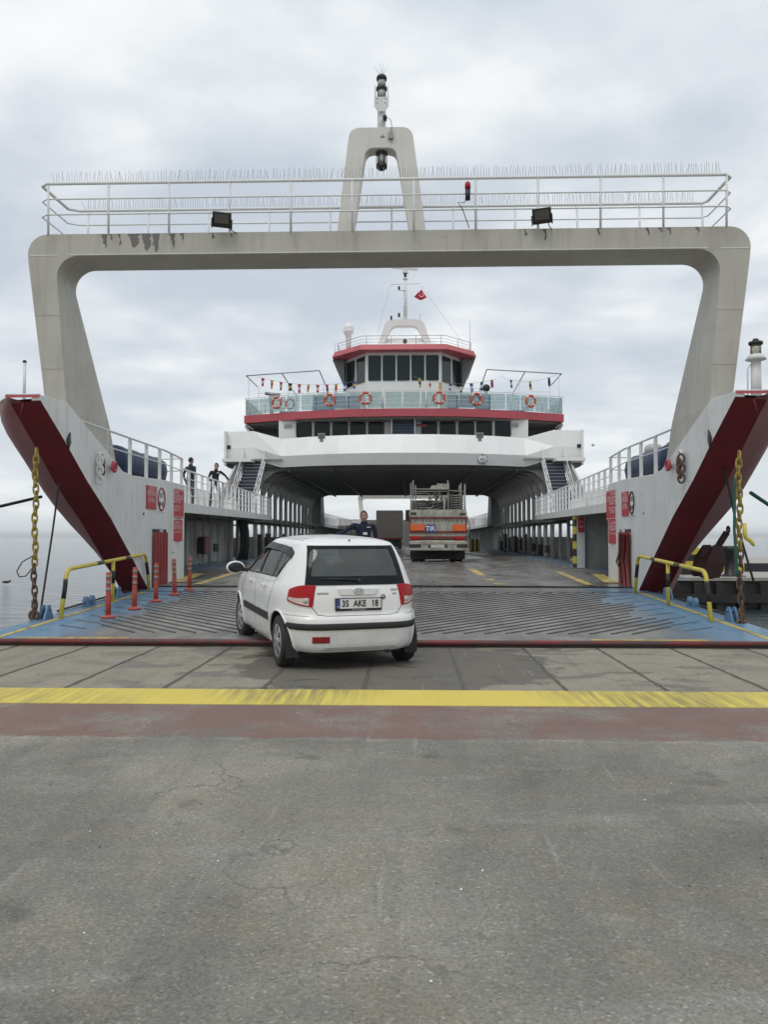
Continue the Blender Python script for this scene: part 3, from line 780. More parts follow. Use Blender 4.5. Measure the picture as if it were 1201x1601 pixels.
# right side transverse pillar-wall under the walkway
b_ = MB().mat('interior_white').box(6.75, 8.5, 30.45, 30.6, .2, 2.39)
b_.mat('white_wall').box(6.45, 6.75, 30.2, 30.9, .2, 2.39)
front_parts.append(b_.build('bulkhead', F, bevel=.02))
b_ = MB()
for k in range(8): b_.mat('yellow' if k % 2 else 'black_plastic').box(6.41, 6.446, 30.2, 30.8, .25 + k * .27, .25 + (k + 1) * .27)
b_.build('hazard_stripe', F)
b_ = MB()
for k in range(4): b_.mat('yellow' if k % 2 == 0 else 'black_plastic').box(6.45 + k * .11, 6.56 + k * .11, 30.12, 30.18, 2.22, 2.52)
b_.build('hazard_stripe', F)
# ---- stairs at the break of the superstructure
for sg in (-1, 1):
    b_ = MB().mat('stair_blue'); n_ = 16
    u0, u1 = sg * 7.75, sg * 8.85
    for i in range(n_):
        z = 2.75 + i * .2; s_ = 42.6 + i * .235
        b_.box(*sorted((u0, u1)), s_, s_ + .28, z - .03, z)
        b_.box(*sorted((u0, u1)), s_ + .24, s_ + .27, z - .01, z + .19)
    for i in range(n_): b_.mat('steel').box(*sorted((u0, u1)), 42.585 + i * .235, 42.60 + i * .235, 2.72 + i * .2, 2.755 + i * .2)
    b_.mat('stair_blue')
    b_.add([(u0, 42.6, 2.55), (u1, 42.6, 2.55), (u1, 46.5, 5.8), (u0, 46.5, 5.8)], [(0, 1, 2, 3)])
    stt = b_.build('stairs', F); front_parts.append(stt)
    b_ = MB().mat('rail_white')
    for u in (u0 - sg * .05, u1 + sg * .05):
        b_.bar((u, 42.4, 2.72), (u, 46.4, 6.0), .05, .16)
        for h_ in (.5, .95): b_.tube([(u, 42.3, 2.7 + h_ * .9), (u, 46.2, 5.95 + h_ * .6)], .022)
        for i in range(5): b_.cyl((u, 42.5 + i * .9, 2.75 + i * .74), (u, 42.5 + i * .9, 3.65 + i * .7), .018)
    b_.build('handrail', stt)
    # sloping outer brace
    b_ = MB().mat('casing').prism([(41.5, 3.6), (46.2, 5.9), (46.2, 3.6)], 'yz', *sorted((sg * 9.15, sg * 9.25)))
    front_parts.append(b_.build('brace_plate', F))
for o in list(front_parts):
    c_ = copy_tree(o, F); c_.location = (0, 120, 0); c_.rotation_euler = (0, 0, math.pi)

# rear ramp, raised
b_ = MB().mat('truck_grey').box(-5.4, 5.4, 101.2, 101.5, .2, 3.6)
for i in range(9): b_.box(-5.2 + i * 1.27, -5.05 + i * 1.27, 101.1, 101.2, .3, 3.5)
b_.build('raised_ramp', F)

# ---- side casings under the superstructure
for sg in (-1, 1):
    b_ = MB().mat('casing'); x0, x1 = sorted((sg * 8.44, sg * 8.48)); i = 0
    s_ = 42.0; bay = 2.3; nb = 15
    b_.mat('casing_dirty').box(x0, x1, 42, 76.5, .2, 1.5)
    b_.mat('casing').box(x0, x1, 42, 76.5, 2.2, 2.65)
    b_.box(x0, x1, 46, 76.5, 4.75, 5.4)
    for i in range(nb):
        a = s_ + i * bay
        b_.mat('casing').box(x0, x1, a, a + .75, 1.5, 2.2)
        if a > 45.5: b_.box(x0, x1, a, a + .5, 2.65, 4.75)
        # window frame corners for the small lower windows
        for (ya, za, yb, zb) in ((a + .75, 1.5, a + .9, 1.65), (bay + a, 1.5, bay + a - .15, 1.65), (a + .75, 2.2, a + .9, 2.05), (bay + a, 2.2, bay + a - .15, 2.05)):
            b_.prism([(ya, za), (yb, za), (ya, zb)], 'yz', x0 + .01, x1 - .01)
    b_.mat('casing')
    for i in range(nb):
        a = s_ + i * bay + .1
        if a < 45: 
            b_.box(*sorted((sg * 8.34, sg * 8.44)), a, a + .12, .25, 2.4); continue
        b_.box(*sorted((sg * 8.26, sg * 8.44)), a, a + .1, .25, 5.3)
        b_.prism([(sg * 8.26, 3.9), (sg * 8.26, 5.3), (sg * 6.8, 5.3), (sg * 7.4, 5.1), (sg * 7.9, 4.65)], 'xz', a + .03, a + .07)
    b_.build('side_casing', F)
    # boxes, pipes against the dirty wall
    b_ = MB().mat('dark_steel')
    for i in range(9):
        a = 47 + i * 3.1 + random.uniform(-.5, .5); h_ = random.uniform(.5, 1.3)
        b_.box(*sorted((sg * 8.15, sg * 8.4)), a, a + random.uniform(.4, 1.1), .35 + random.uniform(0, .3), .5 + h_)
    b_.tube([(sg * 8.3, 42, 2.3), (sg * 8.3, 76, 2.3)], .06)
    b_.tube([(sg * 7.7, 23.5, 2.1), (sg * 8.25, 28.5, 2.15), (sg * 8.3, 42, 2.36)], .045)
    b_.build('pipework', F)
# inner casing blocks at rear of the tunnel (dark stair trunks)
b_ = MB().mat('ceiling')
for sg in (-1, 1):
    b_.prism([(73, 2.7), (76.5, 2.7), (75.2, 5.4), (73, 5.4)], 'yz', *sorted((sg * 7.5, sg * 8.4)))
b_.build('stair_trunk', F)

# ---- ceiling
b_ = MB().mat('ceiling').box(-9.9, 9.9, 46.3, 75.5, 5.42, 5.6)
s_ = 46.6
while s_ < 75: b_.box(-8.4, 8.4, s_, s_ + .05, 5.24, 5.42); s_ += .75
for u in (-6.4, -4, 0, 4, 6.4): b_.box(u - .06, u + .06, 46.4, 75.4, 5.16, 5.42)
b_.add([(-6.8, 46.2, 5.40), (6.8, 46.2, 5.40), (3.6, 44.6, 5.38), (-3.6, 44.6, 5.38)], [(0, 1, 2, 3)])
b_.build('vehicle_deck_ceiling', F)

# ---- curved front band (upper deck bulwark)
prof = [(0, 43.9, 7.03, 5.97, 5.36), (1.8, 43.98, 7.03, 5.97, 5.36), (3.5, 44.35, 7.03, 5.97, 5.37), (5.2, 45.0, 7.04, 5.98, 5.38), (6.8, 45.9, 7.04, 6.0, 5.39),
        (8.4, 46.0, 7.44, 6.5, 5.82), (10.0, 46.3, 7.44, 6.5, 5.82)]
full = [(-u, s_, a, c_, d) for (u, s_, a, c_, d) in reversed(prof[1:])] + prof
b_ = MB().mat('white_clean'); rg = []
for (u, s_, zt, zm, zb) in full:
    k = 1 if abs(u) < 8 else .25
    rg.append([(u, s_ + .62 * k, zt), (u, s_, zm), (u, s_ + .22 * k, zb), (u, s_ + .22 * k + .12, zb), (u, s_ + .62 * k + .12, zt)])
b_.rings(rg, True, False)
for sg in (-1, 1):
    b_.box(*sorted((sg * 9.9, sg * 10.02)), 46.45, 74, 5.5, 7.42)
    b_.box(*sorted((sg * 8.3, sg * 9.9)), 47.2, 75, 5.62, 5.8)
band = b_.build('upper_deck_bulwark', F)
c_ = copy_tree(band, F); c_.location = (0, 120, 0); c_.rotation_euler = (0, 0, math.pi)
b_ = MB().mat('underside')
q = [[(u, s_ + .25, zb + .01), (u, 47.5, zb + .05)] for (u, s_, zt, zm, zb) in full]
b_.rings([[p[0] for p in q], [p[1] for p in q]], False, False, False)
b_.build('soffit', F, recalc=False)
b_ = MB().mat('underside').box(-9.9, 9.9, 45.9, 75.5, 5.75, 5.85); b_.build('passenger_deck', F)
for sg in (-1, 1):
    b_ = MB().mat('steel'); u = -4.3 if sg < 0 else 4.1
    b_.box(u - .19, u + .19, 43.72, 43.98, 6.72, 7.0).box(u - .03, u + .03, 43.9, 44.3, 6.6, 6.75).box(u - .1, u + .1, 43.78, 43.95, 6.55, 6.7)
    b_.mat('flood_lens').box(u - .15, u + .15, 43.705, 43.72, 6.76, 6.96)
    b_.build('floodlight', band, bevel=.01)
b_ = MB().mat('black_plastic').box(-9.95, -9.7, 46.2, 46.36, 5.75 + .7, 6.65).box(9.7, 9.95, 46.2, 46.36, 6.45, 6.65); b_.build('side_lamp', band)

# ---- passenger house
def winpane(b_, u0, u1, z0, z1, s_, r_=.08):
    q = []
    for (cx, cz, a0) in ((u1 - r_, z1 - r_, 0), (u0 + r_, z1 - r_, 90), (u0 + r_, z0 + r_, 180), (u1 - r_, z0 + r_, 270)):
        for k in range(4): a = R(a0 + k * 30); q.append((cx + r_ * math.cos(a), cz + r_ * math.sin(a)))
    b_.prism(q, 'xz', s_, s_ + .03)
house = MB().mat('white_clean').box(-7.1, 7.1, 47.0, 73, 5.8, 8.18).mat('ceiling').box(-9.25, 9.25, 50.5, 70, 5.9, 8.15).build('passenger_house', F)
def px_u(x, s_): return (x - 642) * s_ / 1296 + .43
wl = [(462, 487), (490.5, 514.5), (519, 543), (547, 572), (575.6, 600), (659, 684), (688, 713), (717, 741), (745, 770), (774, 799)]
wu = [(px_u(a, 47), px_u(c_, 47)) for a, c_ in wl]
wm = MB().mat('glass_dark'); winpane(wm, wu[0][0], wu[0][1], 7.15, 8.06, 46.985, .12)
w0 = wm.build('window', house)
fr = MB().mat('rail_white'); 
for (u0, u1) in (wu[0],):
    q = [(u0 - .03, 46.99, 7.12), (u1 + .03, 46.99, 7.12), (u1 + .03, 46.99, 8.09), (u0 - .03, 46.99, 8.09)]
    fr.tube(q, .014, 5, True)
f0 = fr.build('window_frame', house)
for (u0, u1) in wu[1:]:
    for src in (w0, f0):
        c_ = src.copy(); COL.objects.link(c_); c_.parent = house; c_.location = (u0 - wu[0][0], 0, 0)
# centre stairs
b_ = MB().mat('stair_blue')
for i in range(8): b_.box(-.56, .62, 46.0 + i * .12, 46.99, 6.9 + i * .19, 7.06 + i * .19 + .0)
b_.mat('bulkhead_blue')
for i in range(8): b_.box(-.56, .62, 45.99 + i * .12, 46.03 + i * .12, 7.062 + i * .19, 7.085 + i * .19)
b_.mat('rail_white')
for u in (-.62, .68): b_.bar((u, 45.95, 6.8), (u, 46.9, 8.4), .05, .1); b_.cyl((u, 45.95, 6.8), (u, 45.95, 8.15), .03)
b_.mat('fascia_red').box(.78, 1.35, 46.97, 47.0, 7.78, 7.9)
b_.build('centre_stairs', house)
b_ = MB().mat('steel')
for u in (-6.6, 6.3): b_.box(u - .2, u + .25, 46.95, 47, 7.72, 7.92)
b_.build('wall_plate', house)
# ---- red deck
def slab(b_, half, z0, z1, s_mid=60.2, ins=0):
    pts = [(u, s_) for (u, s_) in half]
    poly = [(-u, s_) for u, s_ in reversed(half)] + pts + [(u, 2 * s_mid - s_) for u, s_ in reversed(half)] + [(-u, 2 * s_mid - s_) for u, s_ in half]
    b_.prism(poly, 'xy', z0, z1)
    return b_
hd = [(.01, 45.5), (3, 45.62), (5.8, 46.4), (9.3, 48.0)]
b_ = MB().mat('fascia_red'); slab(b_, hd, 8.15, 8.585)
b_.mat('casing'); slab(b_, [(max(.01, u - .06), s_ + .06) for u, s_ in hd], 8.5845, 8.592)
b_.mat('underside'); slab(b_, [(u - .3 * (u > 1), s_ + .3) for u, s_ in hd], 8.05, 8.148)
top = b_.build('sun_deck', F)
b_ = MB().mat('casing')
for sg in (-1, 1): b_.prism([(sg * 9.25, 8.1), (sg * 8.8, 7.5), (sg * 8.8, 5.9), (sg * 9.0, 5.9), (sg * 9.0, 7.5), (sg * 9.3, 7.95)], 'xz', 48.2, 72)
b_.build('deck_support', F)
# glass balustrade
edge = [(-9.25, 56), (-9.25, 48.05), (-5.8, 46.47), (-3, 45.7), (0, 45.56), (3, 45.7), (5.8, 46.47), (9.25, 48.05), (9.25, 56)]
bal = railing([(u, s_, 8.59) for u, s_ in edge], 1.0, 4, 1.05, .02, .01, .016, name='balustrade', parent=F)
b_ = MB().mat('rail_glass')
for (a, c_) in zip(edge, edge[1:]):
    A_ = Vector((*a, 0)); B_ = Vector((*c_, 0)); n_ = max(1, round((B_ - A_).length / 1.05)); d = (B_ - A_) / n_
    nn = Vector((d.y, -d.x, 0)).normalized() * .03
    for i in range(n_):
        p = A_ + d * (i + .04) + nn * -1; q = A_ + d * (i + .96) + nn * -1
        b_.bar((p.x, p.y, 8.63 + .45), (q.x, q.y, 8.63 + .45), .01, .88)
b_.build('glass_panel', bal)
# gate in middle, posts
b_ = MB().mat('rail_white')
for u in (-1.1, 1.3): b_.cyl((u, 45.5, 8.6), (u, 45.5, 9.62), .03); b_.tube([(u, 45.5, 9.2), (u * 1.12, 45.48, 9.15), (u * 1.12, 45.48, 8.8), (u, 45.5, 8.75)], .022)
b_.build('gate_post', bal)
# blue bulkhead and benches on sun deck
b_ = MB().mat('bulkhead_blue').box(-5.4, 5.2, 49.2, 49.32, 8.59, 9.93)
b_.box(-7.6, -5.4, 50.4, 50.6, 8.59, 9.2).box(5.2, 7.4, 50.4, 50.6, 8.59, 9.2)
b_.mat('white_clean').box(-5.45, 5.25, 49.18, 49.34, 9.93, 10.0).box(-4.0, -2.6, 48.2, 48.6, 8.6, 9.0).box(-1.9, -1.2, 48.3, 48.6, 8.6, 9.0).box(1.5, 2.2, 48.3, 48.6, 8.6, 9.0).box(3.2, 4.2, 48.2, 48.6, 8.6, 9.05)
b_.build('deck_bulkhead', F)
# ---- bridge
ho = [(-3.7, 56), (-3.55, 50.7), (-2.15, 48.5), (2.2, 48.5), (3.6, 50.7), (3.75, 56)]
b_ = MB().mat('white_clean').prism(ho, 'xy', 8.59, 12.36)
b_.mat('ceiling')
for sg in (-1, 1): b_.prism([(sg * 3.6, 10.6), (sg * 4.35, 12.34), (sg * 3.6, 12.34)], 'xz', 50.3, 56.5)
bridge = b_.build('bridge', F)
def facewin(name, a, c_, t0, t1, z0, z1, m_, parent, off=.012, r_=.09):
    A_ = Vector((*a, 0)); B_ = Vector((*c_, 0)); d = (B_ - A_); L_ = d.length; d.normalize(); n_ = Vector((d.y, -d.x, 0))
    X0, X1 = t0 * L_, t1 * L_; q = []
    for (cx, cz, a0) in ((X1 - r_, z1 - r_, 0), (X0 + r_, z1 - r_, 90), (X0 + r_, z0 + r_, 180), (X1 - r_, z0 + r_, 270)):
        for k in range(4): an = R(a0 + k * 30); q.append((cx + r_ * math.cos(an), cz + r_ * math.sin(an)))
    b_ = MB().mat(m_)
    v0 = [A_ + d * x + n_ * off + Vector((0, 0, z)) for x, z in q]; v1 = [A_ + d * x - n_ * .02 + Vector((0, 0, z)) for x, z in q]
    k = len(q); b_.add(v0 + v1, [tuple(range(k))] + [(i, (i + 1) % k, k + (i + 1) % k, k + i) for i in range(k)])
    o = b_.build(name, parent); 
    fb = MB().mat('rail_white').tube([p + n_ * .004 for p in v0], .013, 5, True); fb.build('window_frame', parent)
    return o
for i in range(5): facewin('window', (-2.15, 48.5), (2.2, 48.5), .02 + i * .195, .02 + i * .195 + .18, 10.66, 12.2, 'glass_green', bridge)
for i in range(2):
    facewin('window', (-3.55, 50.7), (-2.15, 48.5), .05 + i * .475, .05 + i * .475 + .42, 10.62, 12.2, 'glass_green', bridge)
    facewin('window', (2.2, 48.5), (3.6, 50.7), .05 + i * .475, .05 + i * .475 + .42, 10.62, 12.2, 'glass_green', bridge)
fr_ = [(.01, 47.7), (2.6, 47.7), (4.38, 49.7)]
b_ = MB().mat('fascia_red')
poly = [(-4.3, 49.7), (-2.5, 47.7), (2.6, 47.7), (4.4, 49.7), (4.4, 57), (-4.3, 57)]
poly2 = [(-4.15, 49.8), (-2.45, 47.9), (2.5, 47.9), (4.25, 49.8), (4.25, 56.8), (-4.15, 56.8)]
b_.rings([[(u, s_, 12.36) for u, s_ in poly], [(u, s_, 12.70) for u, s_ in poly2]], True, False)
roof = b_.build('bridge_roof', F)
railing([(-4.0, 56, 12.7), (-4.0, 50, 12.7), (-2.4, 48.1, 12.7), (2.45, 48.1, 12.7), (4.1, 50, 12.7), (4.1, 56, 12.7)], .55, 3, 1.5, .016, .01, .014, name='railing', parent=roof, mat_='steel')
b_ = MB().mat('white_clean').box(-3.0, 2.8, 50.2, 54, 12.7, 13.12)
b_.rings([[(-2.4, 50.5, 13.1), (2.5, 50.5, 13.1), (2.5, 53.6, 13.1), (-2.4, 53.6, 13.1)], [(-1.5, 51.7, 13.95), (1.6, 51.7, 13.95), (1.6, 53.3, 13.95), (-1.5, 53.3, 13.95)]], True, False)
b_.build('roof_trunk', roof)
def arch_poly(b_, cx, xb0, xb1, xt0, xt1, zb, zt, th, c0, c1, r0=.35, plane='xz', legw=None):
    legw = legw or th
    def rnd(p, q, r_, n=6):    # quarter-ish corner between p,q,r_
        P, Q, S_ = Vector(p), Vector(q), Vector(r_[0]); rad = r_[1]
        a = Q + (P - Q).normalized() * rad; c_ = Q + (S_ - Q).normalized() * rad
        return [tuple((1 - t) ** 2 * a + 2 * t * (1 - t) * Q + t * t * c_) for t in [k / n for k in range(n + 1)]]
    outer = [(xb0, zb)] + rnd((xb0, zb), (xt0, zt), ((xt1, zt), r0)) + rnd((xt0, zt), (xt1, zt), ((xb1, zb), r0)) + [(xb1, zb)]
    inner = [(xb0 + legw, zb)] + rnd((xb0 + legw, zb), (xt0 + legw, zt - th), ((xt1 - legw, zt - th), r0 * .8)) + rnd((xt0 + legw, zt - th), (xt1 - legw, zt - th), ((xb1 - legw, zb), r0 * .8)) + [(xb1 - legw, zb)]
    return outer, inner
def arch(b_, outer, inner, c0, c1):
    n_ = len(outer)
    def cc(c_, p): return c_(p) if callable(c_) else c_
    vs = [(x, cc(c0, (x, z)), z) for x, z in outer] + [(x, cc(c0, (x, z)), z) for x, z in inner] + [(x, cc(c1, (x, z)), z) for x, z in outer] + [(x, cc(c1, (x, z)), z) for x, z in inner]
    fs = []
    for i in range(n_ - 1):
        fs += [(i, i + 1, n_ + i + 1, n_ + i), (2 * n_ + i, 3 * n_ + i, 3 * n_ + i + 1, 2 * n_ + i + 1), (i, 2 * n_ + i, 2 * n_ + i + 1, i + 1), (n_ + i, n_ + i + 1, 3 * n_ + i + 1, 3 * n_ + i)]
    fs += [(0, n_, 3 * n_, 2 * n_), (n_ - 1, 3 * n_ - 1, 4 * n_ - 1, 2 * n_ - 1)]
    b_.add(vs, fs, False)
b_ = MB().mat('white_clean'); oo, ii = arch_poly(b_, 0, -1.6, 1.75, -1.05, 1.2, 13.4, 14.98, .38, 0, 0, .45, legw=.36)
arch(b_, oo, ii, 51.0, 51.6); b_.build('roof_arch', roof)
mast = MB().mat('white_clean').cyl((.12, 51.3, 14.9), (.12, 51.3, 17.6), .13, .09, 12).lathe([(.13, 0), (.15, .05), (.15, .12), (.1, .14)], (.12, 51.3, 17.55), 12)
mast.tube([(-.8, 51.3, 17.25), (1.0, 51.3, 17.3)], .022).bar((-.3, 51.2, 16.85), (.1, 51.2, 16.85), .1, .05).bar((-.3, 51.2, 15.15), (.1, 51.2, 15.15), .1, .05)
for k in range(9): mast.bar((-.02, 51.15, 15.1 + k * .25), (.26, 51.15, 15.1 + k * .25), .02, .02)
mo = mast.build('mast', F)
MB().mat('black_plastic').cyl((-.27, 51.2, 16.88), (-.27, 51.2, 17.1), .07).cyl((-.27, 51.2, 15.18), (-.27, 51.2, 15.42), .07).cyl((-.75, 51, 14.98), (-.75, 51, 15.2), .06).cyl((.12, 51.3, 17.7), (.12, 51.3, 17.95), .085).build('navigation_light', mo)
MB().mat('white_clean').box(-.05, .3, 51.15, 51.45, 17.95, 18.12).bar((-.65, 50.9, 18.2), (.9, 51.7, 18.32), .12, .12).build('radar', mo)
MB().mat('chain_rust').lathe([(.05, 0), (.13, -.02), (.14, .1), (.06, .16)], (.1, 50.7, 13.55), 16, 'y').build('horn', mo)
b_ = MB().mat('steel')
for (u, s_, z0, z1) in ((4.05, 50, 13, 14.6), (1.05, 51.2, 15, 15.4), (-4.2, 50.5, 12.7, 13.4)): b_.cyl((u, s_, z0), (u, s_, z1), .012, n=5)
b_.tube([(-.8, 51.3, 17.25), (-1.6, 51, 14.2)], .006, 4).tube([(1.0, 51.3, 17.28), (3.8, 51, 13.3)], .006, 4)
b_.build('aerial', mo)
b_ = MB().mat('white_clean').sphere((-3.4, 51, 14.4), (.34, .34, .36), 16, 10).lathe([(.34, 14.35), (.33, 14.2), (.2, 13.95), (.17, 13.6), (.12, 12.7)], (-3.4, 51, 0), 16)
b_.build('radome', roof)
# ---- tubular awning frames on the sun deck
for sg in (-1, 1):
    b_ = MB().mat('steel'); z = 10.95
    A1 = (sg * 9.2, 48.1); A2 = (sg * 7.0, 47.4); A3 = (sg * 4.75, 46.7)
    b_.tube([(*A1, z), (*A3, z)], .032)
    for (p, q) in ((A1, (sg * 9.2, 51.6)), (A2, (sg * 7.2, 55)), (A3, (sg * 4.9, 53.5))):
        b_.tube([(*p, z), (*q, z)], .032)
    b_.mat('rail_white')
    for u, s_ in ((sg * 9.15, 48.6), (sg * 9.1, 51.5), (sg * 7.0, 50), (sg * 4.85, 50), (sg * 7.2, 54.8), (sg * 4.9, 53.4)): b_.cyl((u, s_, 8.59), (u, s_, z), .022, n=6)
    for zz_ in (10.5, 10.05): b_.tube([(sg * 9.15, 51.5, zz_), (sg * 4.8, 51.5, zz_)], .014, 6)
    b_.tube([(sg * 5.3, 51.5, 10.75), (sg * 2.2, 51.8, 10.75)], .014, 6)
    b_.build('awning_frame', top)
    # searchlight / binocular post
b_ = MB().mat('casing').cyl((-7.9, 49.3, 8.6), (-7.9, 49.3, 9.7), .12).box(-8.05, -7.75, 49.15, 49.45, 9.5, 9.95).mat('steel').cyl((-8.3, 49.3, 10.12), (-7.4, 49.3, 10.0), .1)
b_.build('search_lamp', top)
b_ = MB().mat('black_plastic').lathe([(.05, 0), (.22, .02), (.22, .2), (.05, .25)], (4.9, 48.6, 10.25), 14, 'y').mat('steel').cyl((4.9, 48.7, 8.6), (4.9, 48.7, 10.1), .04)
b_.build('searchlight', top)

# ---- gantries
def gantry():
    b_ = MB().mat('gantry_grey')
    # outline: flared legs, top beam, with rounded corners
    def leg(sg):
        pass
    xt, xb = 6.0, 5.66
    zt = 6.57; zb = 3.62
    def arc(cx, cz, r_, a0, a1, n=8): return [(cx + r_ * math.cos(R(a0 + (a1 - a0) * k / n)), cz + r_ * math.sin(R(a0 + (a1 - a0) * k / n))) for k in range(n + 1)]
    outer = [(-xb, 2.85), (-xb, zb), (-xt + .01, 6.1)] + arc(-xt + .33, zt - .33, .33, 180, 90) + arc(xt - .33, zt - .33, .33, 90, 0) + [(xt - .01, 6.1), (xb, zb), (xb, 2.85)]
    xi = 5.5; ri = .36; zi = 6.2
    inner = [(-5.31, 2.85), (-5.31, zb), (-xi + .01, zi - ri - .1)] + arc(-xi + ri, zi - ri, ri, 180, 90) + arc(xi - ri, zi - ri, ri, 90, 0) + [(xi - .01, zi - ri - .1), (5.31, zb), (5.31, 2.85)]
    def back(p):
        return 14.4 if p[1] > 5.7 else 14.4 + (5.7 - p[1]) * .56
    # extend the legs down to wing deck
    arch(b_, outer, inner, lambda p: 13.6 if p[1] > 3.5 else 14.7, back)
    g = b_.build('gantry', F, bevel=.006)
    # peeling paint patches
    b_ = MB().mat('truck_grey'); rnd = random.Random(3)
    for (u, wd, h_) in ((-4.75, .1, .26), (-4.62, .05, .1), (-4.48, .06, .2), (-4.3, .22, .24), (-4.08, .2, .3), (-3.9, .14, .33), (-3.6, .1, .28), (-3.42, .07, .2), (-2.9, .05, .1), (-2.6, .06, .08), (2.3, .04, .12), (2.62, .05, .2), (3.5, .04, .12), (4.3, .04, .14), (4.5, .06, .08), (4.65, .07, .12), (5.1, .08, .1)):
        top_ = 6.56; q = [(u, top_)]
        for k in range(1, 7): q.append((u + rnd.uniform(-.02, .02) + .01 * k, top_ - h_ * k / 7 * rnd.uniform(.8, 1)))
        q.append((u + wd * .5, top_ - h_))
        for k in range(6, 0, -1): q.append((u + wd * rnd.uniform(.7, 1.05), top_ - h_ * k / 7 * rnd.uniform(.8, 1)))
        q.append((u + wd, top_))
        b_.add([(x, 13.597, z) for x, z in q], [tuple(range(len(q)))])
    b_.build('peeled_paint', g, recalc=False)
    MB().mat('white_clean').box(-5.3, 5.3, 13.594, 13.6, 6.212, 6.222).box(-5.97, -5.5, 13.594, 13.6, 6.205, 6.215).box(5.5, 5.97, 13.594, 13.6, 6.205, 6.215).build('weld_seam', g)
    ws = MB().mat('gantry_grey')
    for u in (-3.9, -1.3, 1.3, 3.9): ws.box(u - .008, u + .008, 13.595, 13.6, 6.23, 6.56)
    for sg in (-1, 1):
        for z in (4.3, 5.2): ws.box(*sorted((sg * (5.32 + (z - 3.6) * .08), sg * (5.66 + (z - 3.6) * .12))), 13.595, 13.6, z - .006, z + .006)
    ws.build('weld_seam', g)
    # two-sided railing round the beam top
    zb_ = 6.57
    def loop(z, off=0):
        return [(-5.62, 13.45 - off, z), (5.56, 13.45 - off, z), (5.66, 13.55, z), (5.62, 14.45, z - .02), (5.55, 14.55, z - .02), (-5.5, 14.55, z - .02), (-5.68, 14.45, z - .02), (-5.74, 13.55, z)]
    rb = MB().mat('rail_white')
    rb.tube(loop(7.36), .027, 8, True); rb.tube(loop(7.10), .013, 6, True); rb.tube(loop(6.84), .013, 6, True)
    for k in range(12):
        u = -5.6 + k * 1.015
        rb.cyl((u, 13.48, 6.5), (u, 13.45, 7.36), .02, n=8)
    for k in range(11):
        u = -5.45 + k * 1.09 + .1
        rb.cyl((u, 14.5, 6.5), (u, 14.55, 7.35), .018, n=8)
    rl = rb.build('railing', g)
    sb = MB().mat('steel'); rnd = random.Random(11)
    for row, (s_, z0, u0, u1) in enumerate(((13.45, 7.38, -5.5, 5.5), (14.55, 7.36, -5.4, 5.4))):
        u = u0
        while u < u1:
            if not (row == 1 and False):
                l = .19 * rnd.uniform(.8, 1.05); dx = rnd.gauss(0, .018); 
                if rnd.random() < .06: dx += rnd.uniform(-.09, .09)
                if rnd.random() > .03: sb.tube([(u, s_, z0), (u + dx, s_ + rnd.uniform(-.03, .03), z0 + l)], .0032, 3)
            u += .043
    sp_ = sb.build('bird_spikes', g); sp_['kind'] = 'stuff'
    for (u, rot) in ((-2.67, .12), (2.57, -.12)):
        fb = MB(); fb.T = Matrix.Translation((u, 13.4, 6.70)) @ Matrix.Rotation(rot * 1.2, 4, 'Y') @ Matrix.Rotation(R(28), 4, 'X') @ Matrix.Rotation(rot, 4, 'Z')
        fb.mat('black_plastic').box(-.15, .15, -.03, .05, -.12, .12)
        fb.box(-.17, -.155, -.02, .03, -.14, .02).box(.155, .17, -.02, .03, -.14, .02)
        fb.mat('flood_lens').box(-.115, .115, -.034, -.031, -.055, .095)
        fb.mat('black_plastic').box(-.13, .13, -.036, -.030, -.105, -.075)
        fb.T = None; fb.tube([(u + .1, 13.42, 6.62), (u + .14, 13.5, 6.56), (u + .2, 13.6, 6.55)], .008, 5)
        fb.build('floodlight', g, bevel=.004)
    wb = MB().mat('lamp_red').lathe([(.001, .0), (.045, .005), (.05, .05), (.045, .1), (.02, .13), (.001, .135)], (1.37, 13.4, 7.15), 14)
    wb.mat('black_plastic').cyl((1.37, 13.4, 6.98), (1.37, 13.4, 7.15), .042, n=12)
    wb.tube([(1.37, 13.4, 6.99), (1.3, 13.4, 6.93), (1.2, 13.4, 6.95), (1.28, 13.42, 6.85), (1.4, 13.5, 6.55)], .007, 5)
    wb.build('warning_lamp', g)
    # A-frame light tower
    tb = MB().mat('tower_white')
    oo, ii = arch_poly(tb, 0, -.83, .71, -.60, .46, 6.55, 8.46, .36, 0, 0, .18, legw=.275)
    arch(tb, oo, ii, 13.9, 14.2)
    tw = tb.build('light_tower', g, bevel=.01)
    return g, tw
g, tw = gantry()
# lights of the near tower (children of the gantry)
b_ = MB().mat('white_hull').cyl((-.06, 14.05, 8.44), (-.06, 14.05, 8.8), .075, n=14)
b_.prism([(-.185, 8.84), (-.185, 9.0), (.065, 9.0), (.065, 8.84), (-.0, 8.75), (-.12, 8.75)], 'xz', 13.93, 13.945)
b_.box(-.17, .05, 13.945, 14.15, 8.985, 9.0)
b_.box(-.175, -.165, 13.93, 14.15, 9.06, 9.2).box(.045, .055, 13.93, 14.15, 9.06, 9.2)
b_.mat('black_plastic')
for (x, z) in ((-.13, 8.965), (.01, 8.965), (-.13, 8.89), (.01, 8.89)): b_.lathe([(.008, 0), (.008, .006)], (x, 13.924, z), 8, 'y')
b_.build('lantern_bracket', g)
b_ = MB().mat('black_plastic').lathe([(.05, 9.0), (.088, 9.005), (.088, 9.03), (.075, 9.035)], (-.06, 14.05, 0), 16)
b_.lathe([(.09, 9.17), (.095, 9.175), (.095, 9.22), (.085, 9.225)], (-.06, 14.05, 0), 16)
b_.lathe([(.06, 9.345), (.09, 9.35), (.09, 9.4), (.07, 9.43), (.02, 9.44)], (-.06, 14.05, 0), 16)
